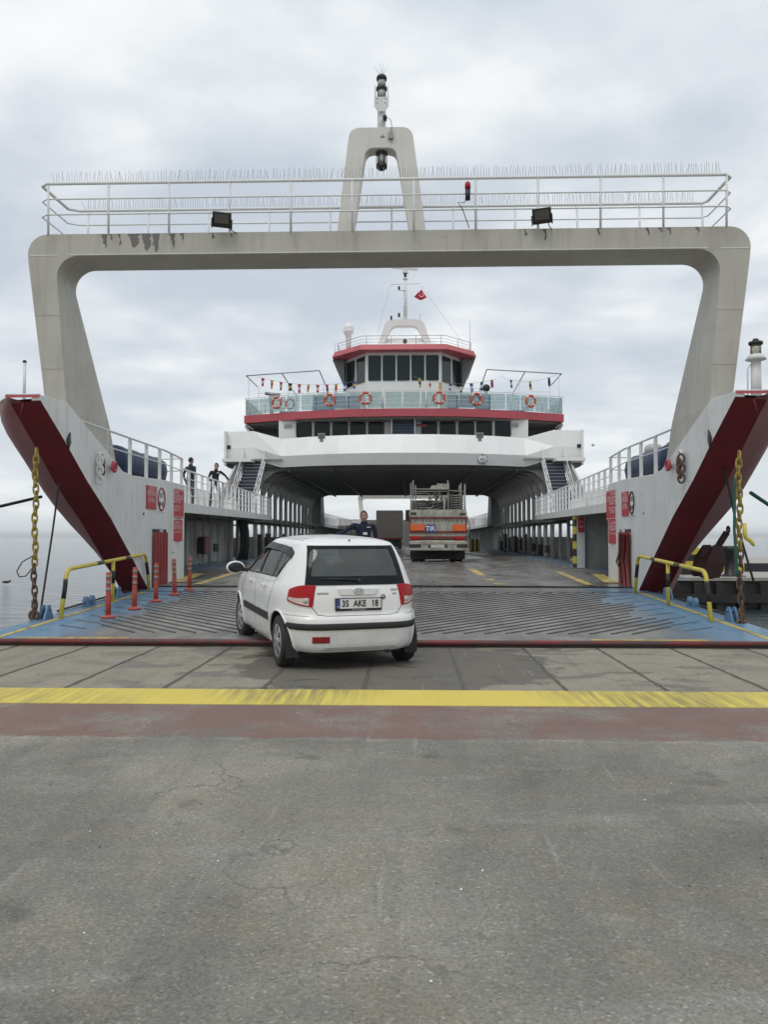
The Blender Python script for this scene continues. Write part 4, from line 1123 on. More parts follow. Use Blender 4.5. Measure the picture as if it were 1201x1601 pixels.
b_.lathe([(.085, 8.04), (.1, 8.05), (.1, 8.08), (.085, 8.09)], (-.06, 14.05, 0), 16)
b_.lathe([(.02, 7.77), (.075, 7.8), (.095, 7.82), (.095, 7.88), (.08, 7.885)], (-.06, 14.05, 0), 16)
for k in range(6):
    a = k * math.pi / 3
    b_.cyl((-.06 + .088 * math.cos(a), 14.05 + .088 * math.sin(a), 7.88), (-.06 + .088 * math.cos(a), 14.05 + .088 * math.sin(a), 8.05), .007, n=5)
b_.cyl((.0, 13.97, 8.62), (.0, 13.86, 8.62), .035)
b_.mat('lens').lathe([(.074, 9.035), (.078, 9.1), (.074, 9.17)], (-.06, 14.05, 0), 16)
b_.lathe([(.070, 9.225), (.074, 9.29), (.07, 9.345)], (-.06, 14.05, 0), 16)
b_.lathe([(.07, 7.885), (.075, 7.96), (.07, 8.04)], (-.06, 14.05, 0), 16)
b_.build('navigation_light', g)
b_ = MB().mat('steel').box(.06, .14, 13.85, 13.9, 8.24, 8.35).tube([(.02, 13.86, 8.62), (.1, 13.84, 8.55), (.12, 13.86, 8.45), (.1, 13.87, 8.35)], .006, 5)
b_.mat('black_plastic').box(-.08, -.0, 13.893, 13.9, 8.28, 8.29).box(-.045, -.035, 13.893, 13.9, 8.28, 8.33)
b_.build('cable_box', g)
b_ = MB().mat('steel')
for (dx, dy) in ((-.12, .14), (-.035, .2), (.02, .19), (.1, .12), (.04, .12), (-.09, .1)): b_.cyl((-.06, 14.05, 9.43), (-.06 + dx, 14.05, 9.44 + dy), .0022, n=4)
b_.build('spike', g)
# final size of the gantry, set on its feet at the wings
GM = Matrix.Translation((-.019, 14.2, 3.66)) @ Matrix.Scale(1.044, 4) @ Matrix.Translation((0, -13.6, -3.57))
for o in [g] + [x for x in bpy.data.objects if x.parent == g]: o.data.transform(GM)
c_ = copy_tree(g, F); c_.location = (0, 120, 0); c_.rotation_euler = (0, 0, math.pi)
# posts on the wing tops
b_ = MB().mat('white_hull').cyl((6.22, 14.0, 3.7), (6.22, 14.0, 4.46), .085, .08, 16).lathe([(.09, 4.43), (.17, 4.45), (.12, 4.52), (.1, 4.54)], (6.22, 14, 0), 18).tube([(6.08, 14, 3.7), (6.08, 14, 4.3), (6.16, 14, 4.4)], .012, 6)
b_.mat('lens_glass').lathe([(.085, 4.54), (.088, 4.62), (.085, 4.7)], (6.22, 14, 0), 18)
b_.mat('black_plastic').lathe([(.105, 4.7), (.115, 4.71), (.115, 4.75), (.05, 4.77), (.045, 4.8), (.01, 4.81)], (6.22, 14, 0), 18)
b_.build('wing_beacon', F)
b_ = MB().mat('white_hull').cyl((-5.98, 13.5, 3.7), (-5.98, 13.5, 4.38), .026, .024, 10).mat('black_plastic').lathe([(.03, 4.38), (.035, 4.4), (.02, 4.42)], (-5.98, 13.5, 0), 10)
b_.build('wing_pole', F)
# ---- doors in the wings, ladder
for sg in (-1, 1):
    b_ = MB().mat('door_red'); s0, s1 = (18.84, 19.92) if sg < 0 else (19.22, 20.3)
    def dp(s_, z, o_=0): return (sg * (wallu(s_) - .012 - o_), s_, z)
    n_ = 9; rg = []
    for i in range(n_ + 1):
        s_ = s0 + (s1 - s0) * i / n_; dd = .02 * (i % 2) + (.03 * math.sin(i * 2.1) if sg > 0 else 0)
        rg.append([dp(s_, .33, .02 + dd), dp(s_, 1.60, .02 + dd)])
    b_.rings([[p[0] for p in rg], [p[1] for p in rg]], False, False, False)
    b_.mat('black_plastic').add([dp(s0, 1.6), dp(s1, 1.6), dp(s1, 1.67), dp(s0, 1.67)], [(0, 1, 2, 3)])
    b_.mat('white_wall').box(*sorted((sg * 5.42, sg * 5.49)), (s0 + s1) / 2 - .03, (s0 + s1) / 2 + .03, 1.6, 1.7)
    if sg > 0:
        b_.mat('chain_rust')
        b_.tube([dp(19.6, 1.5, .08), dp(19.8, 1.1, .12), dp(20.0, .9, .14), dp(19.8, .8, .14), dp(19.5, 1.0, .12), dp(19.65, 1.45, .09)], .02)
        b_.mat('truck_red')
        for k in range(3): b_.tube([dp(19.2 + k * .35, 1.55, .05), dp(19.25 + k * .33, .9, .09), dp(19.2 + k * .37, .35, .05)], .035)
    d_ = b_.build('door', F, recalc=False)
    if sg > 0: d_['label'] = 'faded red folding door with a rope hung over it'
b_ = MB().mat('yellow')
for u in (-5.78, -6.1): b_.bar((u, 22.3, .3), (u, 22.3, 2.3), .045, .045)
for k in range(8): b_.bar((-5.78, 22.3, .5 + k * .24), (-6.1, 22.3, .5 + k * .24), .025, .025)
b_.build('ladder', F)

# ================================================================== THINGS ON AND AROUND THE FERRY
# ---- signs
def wall_sign(sg, s0, s1, z0, z1, lines, label, group=None, frame=False):
    sm = (s0 + s1) / 2; zm = (z0 + z1) / 2; u = sg * (wallu(sm) - .012)
    t = sthing('warning_sign', label, 'sign', u, sm, zm, group)
    W, H_ = abs(s1 - s0), z1 - z0
    # local: x toward ship centre is -sg ; y aft
    b_ = MB().mat('sign_red').box(-.006, .006, -W / 2, W / 2, -H_ / 2, H_ / 2).build('panel', t)
    face = Matrix.Rotation(math.pi / 2, 4, 'Z') if sg < 0 else Matrix.Rotation(-math.pi / 2, 4, 'Z')
    base = Matrix.Translation((-sg * .008, 0, 0)) @ face @ Matrix.Rotation(math.pi / 2, 4, 'X')
    l = MB().mat('sign_text'); y = H_ / 2
    for (txt, sz, gap, wd) in lines:
        y -= gap * H_
        probe = MB().mat('sign_text'); probe.text(txt, sz * H_, Matrix.Identity(4), .0005)
        wx = max(v_[0] for v_ in probe.v) - min(v_[0] for v_ in probe.v)
        l.text(txt, sz * H_, base @ Matrix.Translation((0, y, 0)), .0008, wd * W / wx, bold=.0015)
        y -= sz * H_ * .5
    if frame:
        for zf in (H_ / 2 - .03, -H_ / 2 + .03): l.box(*sorted((-sg * .007, -sg * .0085)), -W * .47, W * .47, zf - .008, zf + .008)
    l.build('lettering', t)
    return t
big = [('Lütfen', .12, .12, .35), ('ARAÇLARINIZI', .11, .06, .82), ('GÖREVLİLERİN', .11, .05, .82), ('İŞARETİ İLE', .11, .05, .55), ('Please follow the', .07, .09, .6), ('directions of the', .07, .04, .6), ('officer', .07, .04, .4)]
mid = [('LÜTFEN', .10, .09, .55), ('ARAÇTAN', .10, .05, .55), ('İNMEYİNİZ', .11, .05, .85), ('BEKLEYİNİZ', .11, .04, .78), ('Please', .07, .07, .45), ('stay inside', .07, .04, .6), ('your vehicle', .07, .04, .7)]
sml = [('LÜTFEN', .16, .14, .6), ('SİGARA', .13, .06, .85), ('İÇMEYİNİZ', .13, .06, .8), ('No smoking', .09, .1, .7)]
wall_sign(-1, 20.3, 21.7, 1.98, 2.72, big, 'largest red sign with white lettering on the left bow wall, at its right edge', frame=True)
wall_sign(-1, 20.4, 21.6, 1.38, 1.93, sml, 'small red sign below the large red one on the left bow wall')
wall_sign(-1, 18.38, 19.08, 2.12, 2.65, mid, 'red lettered sign left of the round limit sign on the left bow wall')
wall_sign(1, 20.45, 21.95, 1.93, 2.68, big, 'largest red sign on the right bow wall, at its left edge', frame=True)
wall_sign(1, 20.6, 21.7, 1.32, 1.92, sml, 'small red sign under the large red one on the right bow wall')
wall_sign(1, 19.38, 20.0, 1.98, 2.55, mid, 'red lettered sign left of the round limit sign on the right bow wall')
def round_sign(sg, s0, s1, z0, z1, txt, col, label):
    sm = (s0 + s1) / 2; zm = (z0 + z1) / 2; u = sg * (wallu(sm) - .012); W = (s1 - s0) / 2; H_ = (z1 - z0) / 2
    t = sthing('axle_load_sign', label, 'sign', u, sm, zm)
    MB().mat('white_plain').box(-.005, .005, -W, W, -H_, H_).build('panel', t)
    MB().mat(col).torus((-sg * .006, 0, 0), 1, .024, 'x', 36, 6, W * .88, H_ * .88).build('ring', t)
    face = Matrix.Rotation(math.pi / 2, 4, 'Z') if sg < 0 else Matrix.Rotation(-math.pi / 2, 4, 'Z')
    base = Matrix.Translation((-sg * .008, 0, 0)) @ face @ Matrix.Rotation(math.pi / 2, 4, 'X')
    l = MB().mat('black_ink'); l.text(txt, H_ * .55, base @ Matrix.Translation((0, H_ * .28, 0)), .0008, .95 * W / H_, bold=.006)
    l.box(*sorted((-sg * .006, -sg * .009)), -W * .38, W * .38, -H_ * .38 - .012, -H_ * .38 + .012)
    for y in (-W * .36, W * .36): l.box(*sorted((-sg * .006, -sg * .009)), y - .045, y + .045, -H_ * .58, -H_ * .18)
    l.build('symbol', t)
round_sign(-1, 19.18, 19.76, 2.08, 2.68, '16 T', 'door_red', 'white sign with red oval ring reading 16 T on the left bow wall')
round_sign(1, 18.84, 19.28, 1.98, 2.55, '10 T', 'black_ink', 'white sign with black oval ring on the right bow wall')
t = sthing('height_limit_sign', 'round white 4.5 height limit sign with two arrows on the curved upper band', 'sign', 4.32, 44.68, 5.68)
b_ = MB().mat('white_plain').lathe([(.27, 0), (.27, -.02), (.001, -.02)], (0, 0, 0), 28, 'y').build('disc', t)
MB().mat('black_ink').torus((0, -.02, 0), .255, .014, 'y', 30, 6).build('ring', t)
l = MB().mat('black_ink').text('4.5', .2, Matrix.Translation((0, -.025, 0)) @ Matrix.Rotation(math.pi / 2, 4, 'X'), .001, bold=.006)
for sg in (-1, 1): l.prism([(-.06, sg * .21), (.06, sg * .21), (0, sg * .13)], 'xz', -.028, -.02)
l.build('numerals', t)
t = sthing('notice_board', 'small red notice on the white post under the right walkway', 'sign', 6.6, 30.17, 2.0)
MB().mat('sign_red').box(-.11, .11, 0, .02, -.34, .34).build('panel', t)
l = MB().mat('white_plain')
for k, x in enumerate(('DİKKAT', 'PARK', 'YASAK')): l.text(x, .08, Matrix.Translation((0, -.004, .22 - k * .18)) @ Matrix.Rotation(math.pi / 2, 4, 'X'), .001, .6)
l.build('lettering', t)

# ---- barriers on the ramp
def barrier(sg, posts, label):
    t = sthing('safety_barrier', label, 'barrier', sg * 5.3, posts[0][1], rz(posts[0][1]))
    ox, oy, oz = sg * 5.3, posts[0][1], rz(posts[0][1])
    a, c_ = posts[0], posts[-1]
    H_ = .80
    def P(u, s_, z): return (u - ox, s_ - oy, z - oz)
    path = [P(a[0], a[1], rz(a[1]))]
    path += [P(a[0] + (c_[0] - a[0]) * .03, a[1] + (c_[1] - a[1]) * .03 + .02, rz(a[1]) + H_ * .6)]
    for k in range(6):
        an = math.pi / 2 * k / 5; path.append(P(a[0], a[1] + .18 + .22 * (1 - math.cos(an)), rz(a[1]) + H_ - .22 + .22 * math.sin(an)))
    for k in range(6):
        an = math.pi / 2 * k / 5; path.append(P(c_[0], c_[1] - .18 - .22 + .22 * math.sin(an), rz(c_[1]) + H_ - .22 + .22 * math.cos(an)))
    path.append(P(c_[0], c_[1] - .1, rz(c_[1]) + H_ * .5)); path.append(P(c_[0], c_[1], rz(c_[1])))
    # split in yellow and black bands
    pts = [Vector(p) for p in path]; L = [0]
    for p, q in zip(pts, pts[1:]): L.append(L[-1] + (q - p).length)
    def at(d):
        for j in range(len(pts) - 1):
            if d <= L[j + 1]: return pts[j].lerp(pts[j + 1], (d - L[j]) / (L[j + 1] - L[j]))
        return pts[-1]
    T_ = L[-1]
    def seg(b_, d0, d1, r_=.036):
        q = [at(d0)] + [pts[j] for j in range(len(pts)) if d0 < L[j] < d1] + [at(d1)]; b_.tube(q, r_, 10)
    fb = MB().mat('yellow'); seg(fb, 0, T_); 
    fb.mat('black_plastic')
    for d0, d1 in ((.32, .66), (T_ * .36, T_ * .42), (T_ * .63, T_ * .68), (T_ - .66, T_ - .36)): seg(fb, d0, d1, .0375)
    fb.build('frame', t)
    m = posts[1]
    mb = MB().mat('yellow').cyl(P(m[0], m[1], rz(m[1])), P(m[0], m[1], rz(m[1]) + H_ - .01), .033, n=10).mat('black_plastic').cyl(P(m[0], m[1], rz(m[1]) + .35), P(m[0], m[1], rz(m[1]) + .6), .0345, n=10)
    mb.build('post', t)
barrier(-1, [(-5.36, 13.58), (-5.38, 16.05), (-5.42, 18.4)], 'yellow and black tubular barrier along the left edge of the ramp')
barrier(1, [(5.2, 13.35), (5.2, 15.55), (5.2, 17.8)], 'yellow and black tubular barrier along the right edge of the ramp')
# ---- flexible posts
pos = [(-4.57, 13.6), (-4.52, 14.75), (-4.52, 16.0), (-4.51, 17.25), (-4.49, 18.35)]
labs = ['nearest of the five red flexible posts on the ramp, in front of the yellow barrier', 'second red flexible post from the front, before the dark red hull',
        'middle one of the five red flexible posts, before the red door', 'fourth red flexible post, before the white wall right of the red door', 'farthest and rightmost red flexible post, by the yellow ladder']
pr = sthing('flexible_post', labs[0], 'bollard', pos[0][0], pos[0][1], rz(pos[0][1]), 'red flexible posts on the ramp')
MB().mat('bollard_red').lathe([(.11, 0), (.115, .015), (.11, .035), (.06, .045), (.045, .06)], n=20).build('base', pr)
tb_ = MB().mat('bollard_red').lathe([(.046, .04), (.044, .3), (.040, .45), (.040, .74), (.036, .755), (.01, .757)], n=18).build('tube', pr)
b_ = MB().mat('reflect_grey')
for z in (.47, .575, .68): b_.lathe([(.0412, z - .03), (.0418, z - .03), (.0418, z + .03), (.0412, z + .03)], n=18)
b_.build('reflective_band', tb_)
for (u, s_), l in zip(pos[1:], labs[1:]):
    c_ = copy_tree(pr); c_.location = ship(u, s_, deckz(s_) if s_ > 18 else rz(s_)); c_['label'] = l
    c_.rotation_euler = (random.uniform(-.03, .03), random.uniform(-.03, .03), -SA)
# ---- chains
def chain(label, u, s_, z0, z1, rust_at, extra=False):
    t = sthing('ramp_chain', label, 'chain', u, s_, z0)
    step = .118; n_ = int((z1 - z0) / step)
    b_ = MB()
    for i in range(n_ + 1):
        z = i * step; b_.mat('chain_rust' if z < rust_at else 'chain_yellow')
        dx = .012 * math.sin(i * .9); ax = 'y' if i % 2 else 'x'
        pts = []
        for k in range(14):
            a = 2 * math.pi * k / 14; h_ = .085 * math.sin(a); wv_ = .042 * math.cos(a)
            h_ = max(-.085, min(.085, h_ * 1.15)); pts.append((dx + (wv_ if ax == 'y' else 0), (wv_ if ax == 'x' else 0), z + h_))
        b_.tube(pts, .0155, 6, True)
    b_.build('links', t)
    h = MB().mat('chain_rust').torus((0, 0, -.05), .07, .028, 'y', 14, 8).tube([(0, 0, .02), (.03, 0, .1), (-.02, 0, .2)], .03).box(-.05, .05, -.03, .03, -.22, -.1)
    h.build('shackle', t)
    return t
zc = rz(13.4)
chain('yellow and rusty chain hanging from the left bow wing to the ramp', -5.70, 13.35, zc + .12, 2.9, .75)
chain('yellow and rusty chain hanging from the right bow wing to the ramp', 5.60, 13.2, zc + .02, 2.85, 1.15)
t = sthing('lifting_hook', 'yellow hook hanging against the right ramp chain', 'hook', 5.66, 13.15, 1.50)
MB().mat('yellow').tube([(0, 0, .2), (0, 0, .05), (.02, 0, -.03), (.08, 0, -.07), (.13, 0, -.13), (.14, 0, -.16)], [.03, .035, .035, .034, .028, .012], 8).build('hook', t)
# ---- ropes
def rope(name, label, pts, r_, m_, cat='rope'):
    P_ = [ship(*p) for p in pts]; o_ = P_[-1]; q = []
    b_ = MB().mat(m_)
    n_ = 30; qq = []
    for i in range(n_ + 1):
        f = i / n_ * (len(P_) - 1); j = min(int(f), len(P_) - 2); p = P_[j].lerp(P_[j + 1], f - j) - o_
        qq.append(p)
    b_.tube(qq, r_, 7)
    # twisted strands
    for ph in (0, math.pi):
        hh = []
        for i in range(len(qq) * 4):
            f = i / 4; j = min(int(f), len(qq) - 2); p = qq[j].lerp(qq[j + 1], f - j)
            hh.append(p + Vector((math.cos(i * 1.1 + ph), math.sin(i * 1.1 + ph), 0)) * r_ * .45)
        b_.tube(hh, r_ * .62, 5)
    o = b_.build(name); o.location = o_; tag(o, label, cat); return o
rope('rope', 'thin black rope running from the left bow wing down to the ramp edge', [(-5.85, 14.6, 2.45), (-5.78, 14.2, 1.6), (-5.66, 13.5, zc + .12)], .017, 'rope_black')
rope('mooring_line', 'dark mooring line slanting down to the left over the water', [(-6.75, 15.9, 2.27), (-8.4, 14.0, 1.6), (-11.5, 11.2, .85), (-14, 9, .2)], .03, 'rope_black', 'mooring line')
rope('mooring_line', 'green mooring line slanting down to the right from the right bow wing', [(6.35, 14.6, 2.25), (8.0, 16.5, 1.75), (13, 22, .5), (16, 27, .1)], .035, 'rope_green', 'mooring line')
rope('rope', 'thin black rope hanging from the right bow wing beside the anchor', [(5.9, 14.6, 2.7), (6.0, 14.4, 1.8), (6.25, 14.3, .75)], .02, 'rope_black')
rope('rope', 'short black loop of rope tied on the left chain', [(-5.70, 13.3, 1.18), (-5.88, 13.3, 1.08), (-5.97, 13.3, .93), (-5.93, 13.3, .84), (-5.82, 13.3, .85), (-5.72, 13.3, .97)], .009, 'rope_black')
rope('rope', 'dark green rope hanging alongside the right ramp chain', [(5.50, 13.1, 2.4), (5.48, 13.1, 1.6), (5.52, 13.1, .9)], .022, 'rope_green')
# ---- shackled chain bundles on the white walls
for sg, lab in ((-1, 'chain bundle with white shackle hung on the left bow wall'), (1, 'rusty chain bundle hung on the right bow wall')):
    t = sthing('hanging_chain', lab, 'chain', sg * 5.42, 15.35, 2.80)
    b_ = MB().mat('white_hull' if sg < 0 else 'chain_rust')
    for i in range(5): b_.torus((-sg * .02, .05 * (i % 2), .12 - i * .09), .06, .02, 'x' if i % 2 else 'y', 14, 6, 1, 1.4)
    b_.mat('chain_rust')
    for i in range(3): b_.torus((-sg * .04, .12, .1 - i * .09), .05, .017, 'x', 12, 6, 1, 1.3)
    b_.build('links', t)
    MB().mat('white_hull').tube([(0, 0, .22), (0, .1, .28), (0, .2, .22), (0, .2, -.05)], .025).build('shackle', t)
# ---- blue covered equipment on the wings
for sg, lab in ((-1, 'winch under a dark blue cover behind the left bow railing'), (1, 'winch under a dark blue cover behind the right bow railing')):
    t = sthing('covered_winch', lab, 'winch', sg * 6.4, 18.5, 2.8)
    b_ = MB().mat('cover_blue'); rg = []
    for i in range(11):
        y = -.3 + i * .33; q = []; s_ = 1 + .03 * math.sin(i * 2.3)
        for k in range(12):
            a = 2 * math.pi * k / 12; cx, cz = math.cos(a), math.sin(a)
            q.append((sg * .05 + .52 * s_ * math.copysign(abs(cx) ** .6, cx), y, .40 + .36 * s_ * math.copysign(abs(cz) ** .6, cz)))
        rg.append(q)
    b_.smooth = True; b_.rings(rg, True); b_.build('tarpaulin_cover', t)
    b_ = MB().mat('dark_steel').lathe([(.1, -.75), (.34, -.75), (.34, -.68), (.2, -.66), (.2, -.36), (.3, -.34), (.3, -.3)], (0, 0, .42), 18, 'y')
    b_.box(-.4, .4, -.8, 3.1, -.05, .08); b_.build('drum', t)
t = sthing('capstan_lamp', 'cream round lamp on a post at the aft end of the right wing', 'lamp', 6.6, 21.2, 2.85)
MB().mat('steel').cyl((0, 0, 0), (0, 0, .72), .035).build('post', t)
MB().mat('lens').lathe([(.05, .68), (.2, .74), (.23, .85), (.2, .95), (.1, 1.0), (.01, 1.01)], n=18).build('lamp_head', t)
for (u, s_, lab) in ((6.9, 19.2, 'red topped fire nozzle nearest the right gantry leg'), (6.95, 21.0, 'red topped fire nozzle beside the cream lamp')):
    t = sthing('fire_nozzle', lab, 'nozzle', u, s_, 2.85)
    MB().mat('dark_steel').cyl((0, 0, 0), (0, 0, .75), .04).box(-.1, .1, -.1, .1, 0, .08).build('pipe', t)
    MB().mat('door_red').lathe([(.03, .72), (.06, .78), (.05, .95), (.07, 1.0), (.02, 1.02)], n=12).build('nozzle_tip', t)
# ---- anchor on the right hull
t = sthing('anchor', 'dark red stowed anchor hanging at the right side of the hull', 'anchor', 6.42, 16.9, 1.02); t.scale = (.68, .68, .68)
MB().mat('anchor_red').bar((.0, 0, -.05), (.42, -.35, .82), .13, .16).torus((.45, -.38, .9), .09, .03, 'x', 14, 6).build('shank', t)
for k, yy in ((0, -.42), (1, .42)):
    MB().mat('anchor_red').rings([[(-.35, yy - .12, -.5), (.12, yy - .16, -.5), (.12, yy + .16, -.42), (-.35, yy + .12, -.42)],
        [(-.22, yy - .15, 0), (.3, yy - .2, -.02), (.3, yy + .2, .06), (-.22, yy + .15, .08)], [(.0, yy - .03, .42), (.25, yy - .04, .42), (.25, yy + .04, .46), (.0, yy + .03, .46)]]).build('fluke', t, bevel=.02)
b_ = MB().mat('anchor_red').sphere((0, -.0, -.2), (.42, .5, .36), 16, 10).build('crown', t)
# ---- fire hose box, hydrant things on the left wall
t = sthing('hose_cabinet', 'red fire hose cabinet on the wall under the left walkway', 'cabinet', -8.3, 34.2, 1.15)
MB().mat('door_red').box(0, .3, -.35, .35, -.36, .36).build('box', t, bevel=.03)
MB().mat('black_plastic').box(.0, .28, -.5, -.352, -.34, .3).build('side_cover', t, bevel=.02)
t = sthing('fire_extinguisher', 'red upright extinguisher beside the yellow ladder', 'extinguisher', -6.25, 23.6, .95)
MB().mat('door_red').lathe([(.02, 0), (.1, .01), (.1, .5), (.07, .58), (.03, .62)], n=14).build('cylinder', t)
MB().mat('black_plastic').tube([(0, 0, .6), (.08, 0, .63), (.13, 0, .5), (.12, 0, .2)], .014).box(-.02, .1, -.015, .015, .6, .66).build('hose', t)
t = sthing('locker', 'open grey steel locker with dark inside on the left wall beyond the cabinet', 'locker', -8.35, 37, .9)
b_ = MB().mat('interior_white').box(0, .06, -.7, .7, -.5, .62).mat('black_plastic').box(.06, .12, -.6, .1, -.05, .3); b_.build('panel', t)
t = sthing('hanging_hoses', 'dark bundle of hoses and rope hanging from the left side wall', 'hose bundle', -7.9, 40.3, 2.3)
b_ = MB().mat('rope_black')
for k in range(9):
    x = random.uniform(-.1, .25); y = random.uniform(-.4, .5)
    b_.tube([(x, y, 0), (x + .05, y + .3, -.5), (x + .1, y + .1 + random.uniform(-.2, .3), -1.2), (x, y + random.uniform(-.1, .5), -1.95)], random.uniform(.05, .1), 7)
b_.tube([(0, -.1, .02), (-.1, -2.2, .06), (-.2, -4, .0)], .06)
b_.build('hoses', t)

# ---- life rings
lr = []
def lifering(u, s_, z, lab, tilt=0):
    t = sthing('life_ring', lab, 'life ring', u, s_, z, 'life rings on the glass balustrade')
    return t
rings_ = [(px_u(431, 46.9), 46.85, 'orange life ring at the left end of the balustrade'), (px_u(515, 46), 46.0, 'second orange life ring from the left, on white brackets'),
          (px_u(571.5, 45.6), 45.45, 'orange life ring just left of the gate in the balustrade'), (px_u(687, 45.6), 45.45, 'orange life ring just right of the gate in the balustrade'),
          (px_u(745.5, 46), 45.95, 'second orange life ring from the right, on white brackets'), (px_u(830, 46.9), 46.8, 'orange life ring at the right end of the balustrade')]
p0 = None
for (u, s_, lab) in rings_:
    if p0 is None:
        t = lifering(u, s_, 9.15, lab); p0 = t
        MB().mat('ring_orange').torus((0, 0, 0), .30, .07, 'y', 28, 10).build('ring', t)
        b_ = MB().mat('white_plain')
        for k in range(4):
            a = math.pi / 4 + k * math.pi / 2; q = [(.30 * math.cos(a + d), 0, .30 * math.sin(a + d)) for d in (-.1, 0, .1)]; b_.tube(q, .073, 10)
        b_.tube([(-.25, .06, -.3), (0, .06, .05), (.25, .06, -.3)], .012).tube([(0, .06, .05), (0, .06, .35)], .012)
        b_.build('white_bands', t)
    else:
        t = copy_tree(p0); t.location = ship(u, s_, 9.15); t['label'] = lab
    t.rotation_euler = (0, 0, -SA + (-.45 if u < -5 and abs(u) > 6 else (.45 if u > 6 else (-.25 if u < -3.5 else (.25 if u > 3.5 else 0)))))
c_ = copy_tree(p0); c_.location = ship(px_u(452, 51), 51, 9.75); c_['label'] = 'small life ring hanging behind the left balustrade on the sun deck'; c_['group'] = 'life rings on the glass balustrade'

# ---- signal flags
def bunting(label, pts, cols, parent_s):
    a, c_ = pts
    t = sthing('bunting', label, 'flag string', a[0], a[1], a[2])
    A_ = Vector(a); D = Vector(c_) - A_
    def at(f): return D * f + Vector((0, 0, -.35 * 4 * f * (1 - f)))
    MB().mat('steel').tube([at(k / 12) for k in range(13)], .008, 5).build('cord', t)
    n_ = len(cols)
    for i, cc in enumerate(cols):
        f = (i + .6) / n_; p = at(f); h_ = random.uniform(.42, .55); wd = random.uniform(.13, .22); sk = random.uniform(-.12, .12); b_ = MB()
        K = 3 * 4
        for k in range(3):
            b_.mat(cc[k % len(cc)])
            for j in range(4):
                z0 = -h_ * (k * 4 + j) / K; z1 = -h_ * (k * 4 + j + 1) / K
                def X(z, x): return (p.x + x * wd * (1 + z * .4) + sk * z, p.y + .05 * math.sin(z * 9 + x * 4), p.z + z)
                b_.add([X(z0, -.5), X(z0, .0), X(z0, .5), X(z1, .5), X(z1, 0), X(z1, -.5)], [(0, 1, 4, 5), (1, 2, 3, 4)], True)
        b_.build('flag', t, recalc=False)
Rr, Y, B_, W_, K_ = 'flag_red', 'flag_yellow', 'flag_blue', 'flag_white', 'black_cloth'
bunting('string of coloured signal flags left of the bridge', ((-8.6, 48.4, 10.95), (-2.6, 48.0, 10.6)), [(Rr, W_, Rr), (Y, Rr, Y), (Rr, Y, B_), (K_, Y), (Rr, W_), (Y, Rr), (Rr, W_), (Rr, B_), (Y, Rr), (B_, W_, B_), (B_, Y)], 0)
bunting('string of coloured signal flags in front of and right of the bridge', ((.6, 47.6, 10.75), (5.4, 48.0, 10.65)), [(Y, K_), (W_, Rr), (Y, Y), (B_, W_), (K_, W_, K_), (B_, W_, B_), (B_, W_, B_), (Rr, B_)], 0)
bunting('loose end of signal flags on the right awning frame', ((5.6, 48.0, 10.8), (9.0, 48.6, 11.0)), [(B_, W_), (Y, K_), (B_, K_)], 0)
# national flag
t = sthing('national_flag', 'red flag with white crescent and star flying from the mast line', 'flag', .95, 51.2, 16.9)
b_ = MB().mat('flag_red')
n_ = 8
A0, A1, B0, B1 = Vector((-.13, 0, -.43)), Vector((.52, 0, -.62)), Vector((-.35, .12, -.52)), Vector((.12, .1, -.72))
A0, A1, B1, B0 = Vector((.18, 0, .0)), Vector((.52, 0, -.52)), Vector((.10, .15, -.66)), Vector((-.30, .15, -.42))
vs = []; fs = []
for i in range(n_ + 1):
    for j in range(n_ + 1):
        a, c_ = i / n_, j / n_; p = A0.lerp(A1, a).lerp(B0.lerp(B1, a), c_); p.y += .04 * math.sin(c_ * 9 + a * 2); vs.append(p)
for i in range(n_):
    for j in range(n_): k = i * (n_ + 1) + j; fs.append((k, k + 1, k + n_ + 2, k + n_ + 1))
b_.add(vs, fs, True); fl = b_.build('cloth', t, recalc=False)
b_ = MB().mat('white_plain'); q = []
for k in range(17): a = R(40 + 280 * k / 16); q.append((.17 + .13 * math.cos(a + R(120)), -.07, -.36 + .13 * math.sin(a + R(120))))
b_.tube(q, [.004 + .022 * math.sin(math.pi * k / 16) for k in range(17)], 6).sphere((.06, -.06, -.42), .035, 8, 6)
b_.build('crescent', fl)
# ---- gulls
for (x, y, z, lab) in ((26.3, 104, 13, 'gull flying in the pale sky right of the ferry'), (-20.6, 45.2, -.95, 'small dark bird floating on the water at the left')):
    t = empty('gull', (x, y, z)); tag(t, lab, 'bird')
    b_ = MB().mat('gull' if y > 50 else 'dark_steel').sphere((0, 0, 0), (.22, .09, .08), 10, 7).sphere((.22, 0, .05), .06, 8, 6).cyl((.27, 0, .05), (.34, 0, .04), .015, .004, 6)
    if y > 50:
        for sg in (-1, 1): b_.add([(.08, 0, .03), (-.08, 0, .03), (-.1, sg * .5, .22), (-.22, sg * .95, .1), (.0, sg * .5, .25), (.0, sg * .1, .05)], [(0, 1, 2, 4), (2, 3, 4)])
    b_.build('body', t)

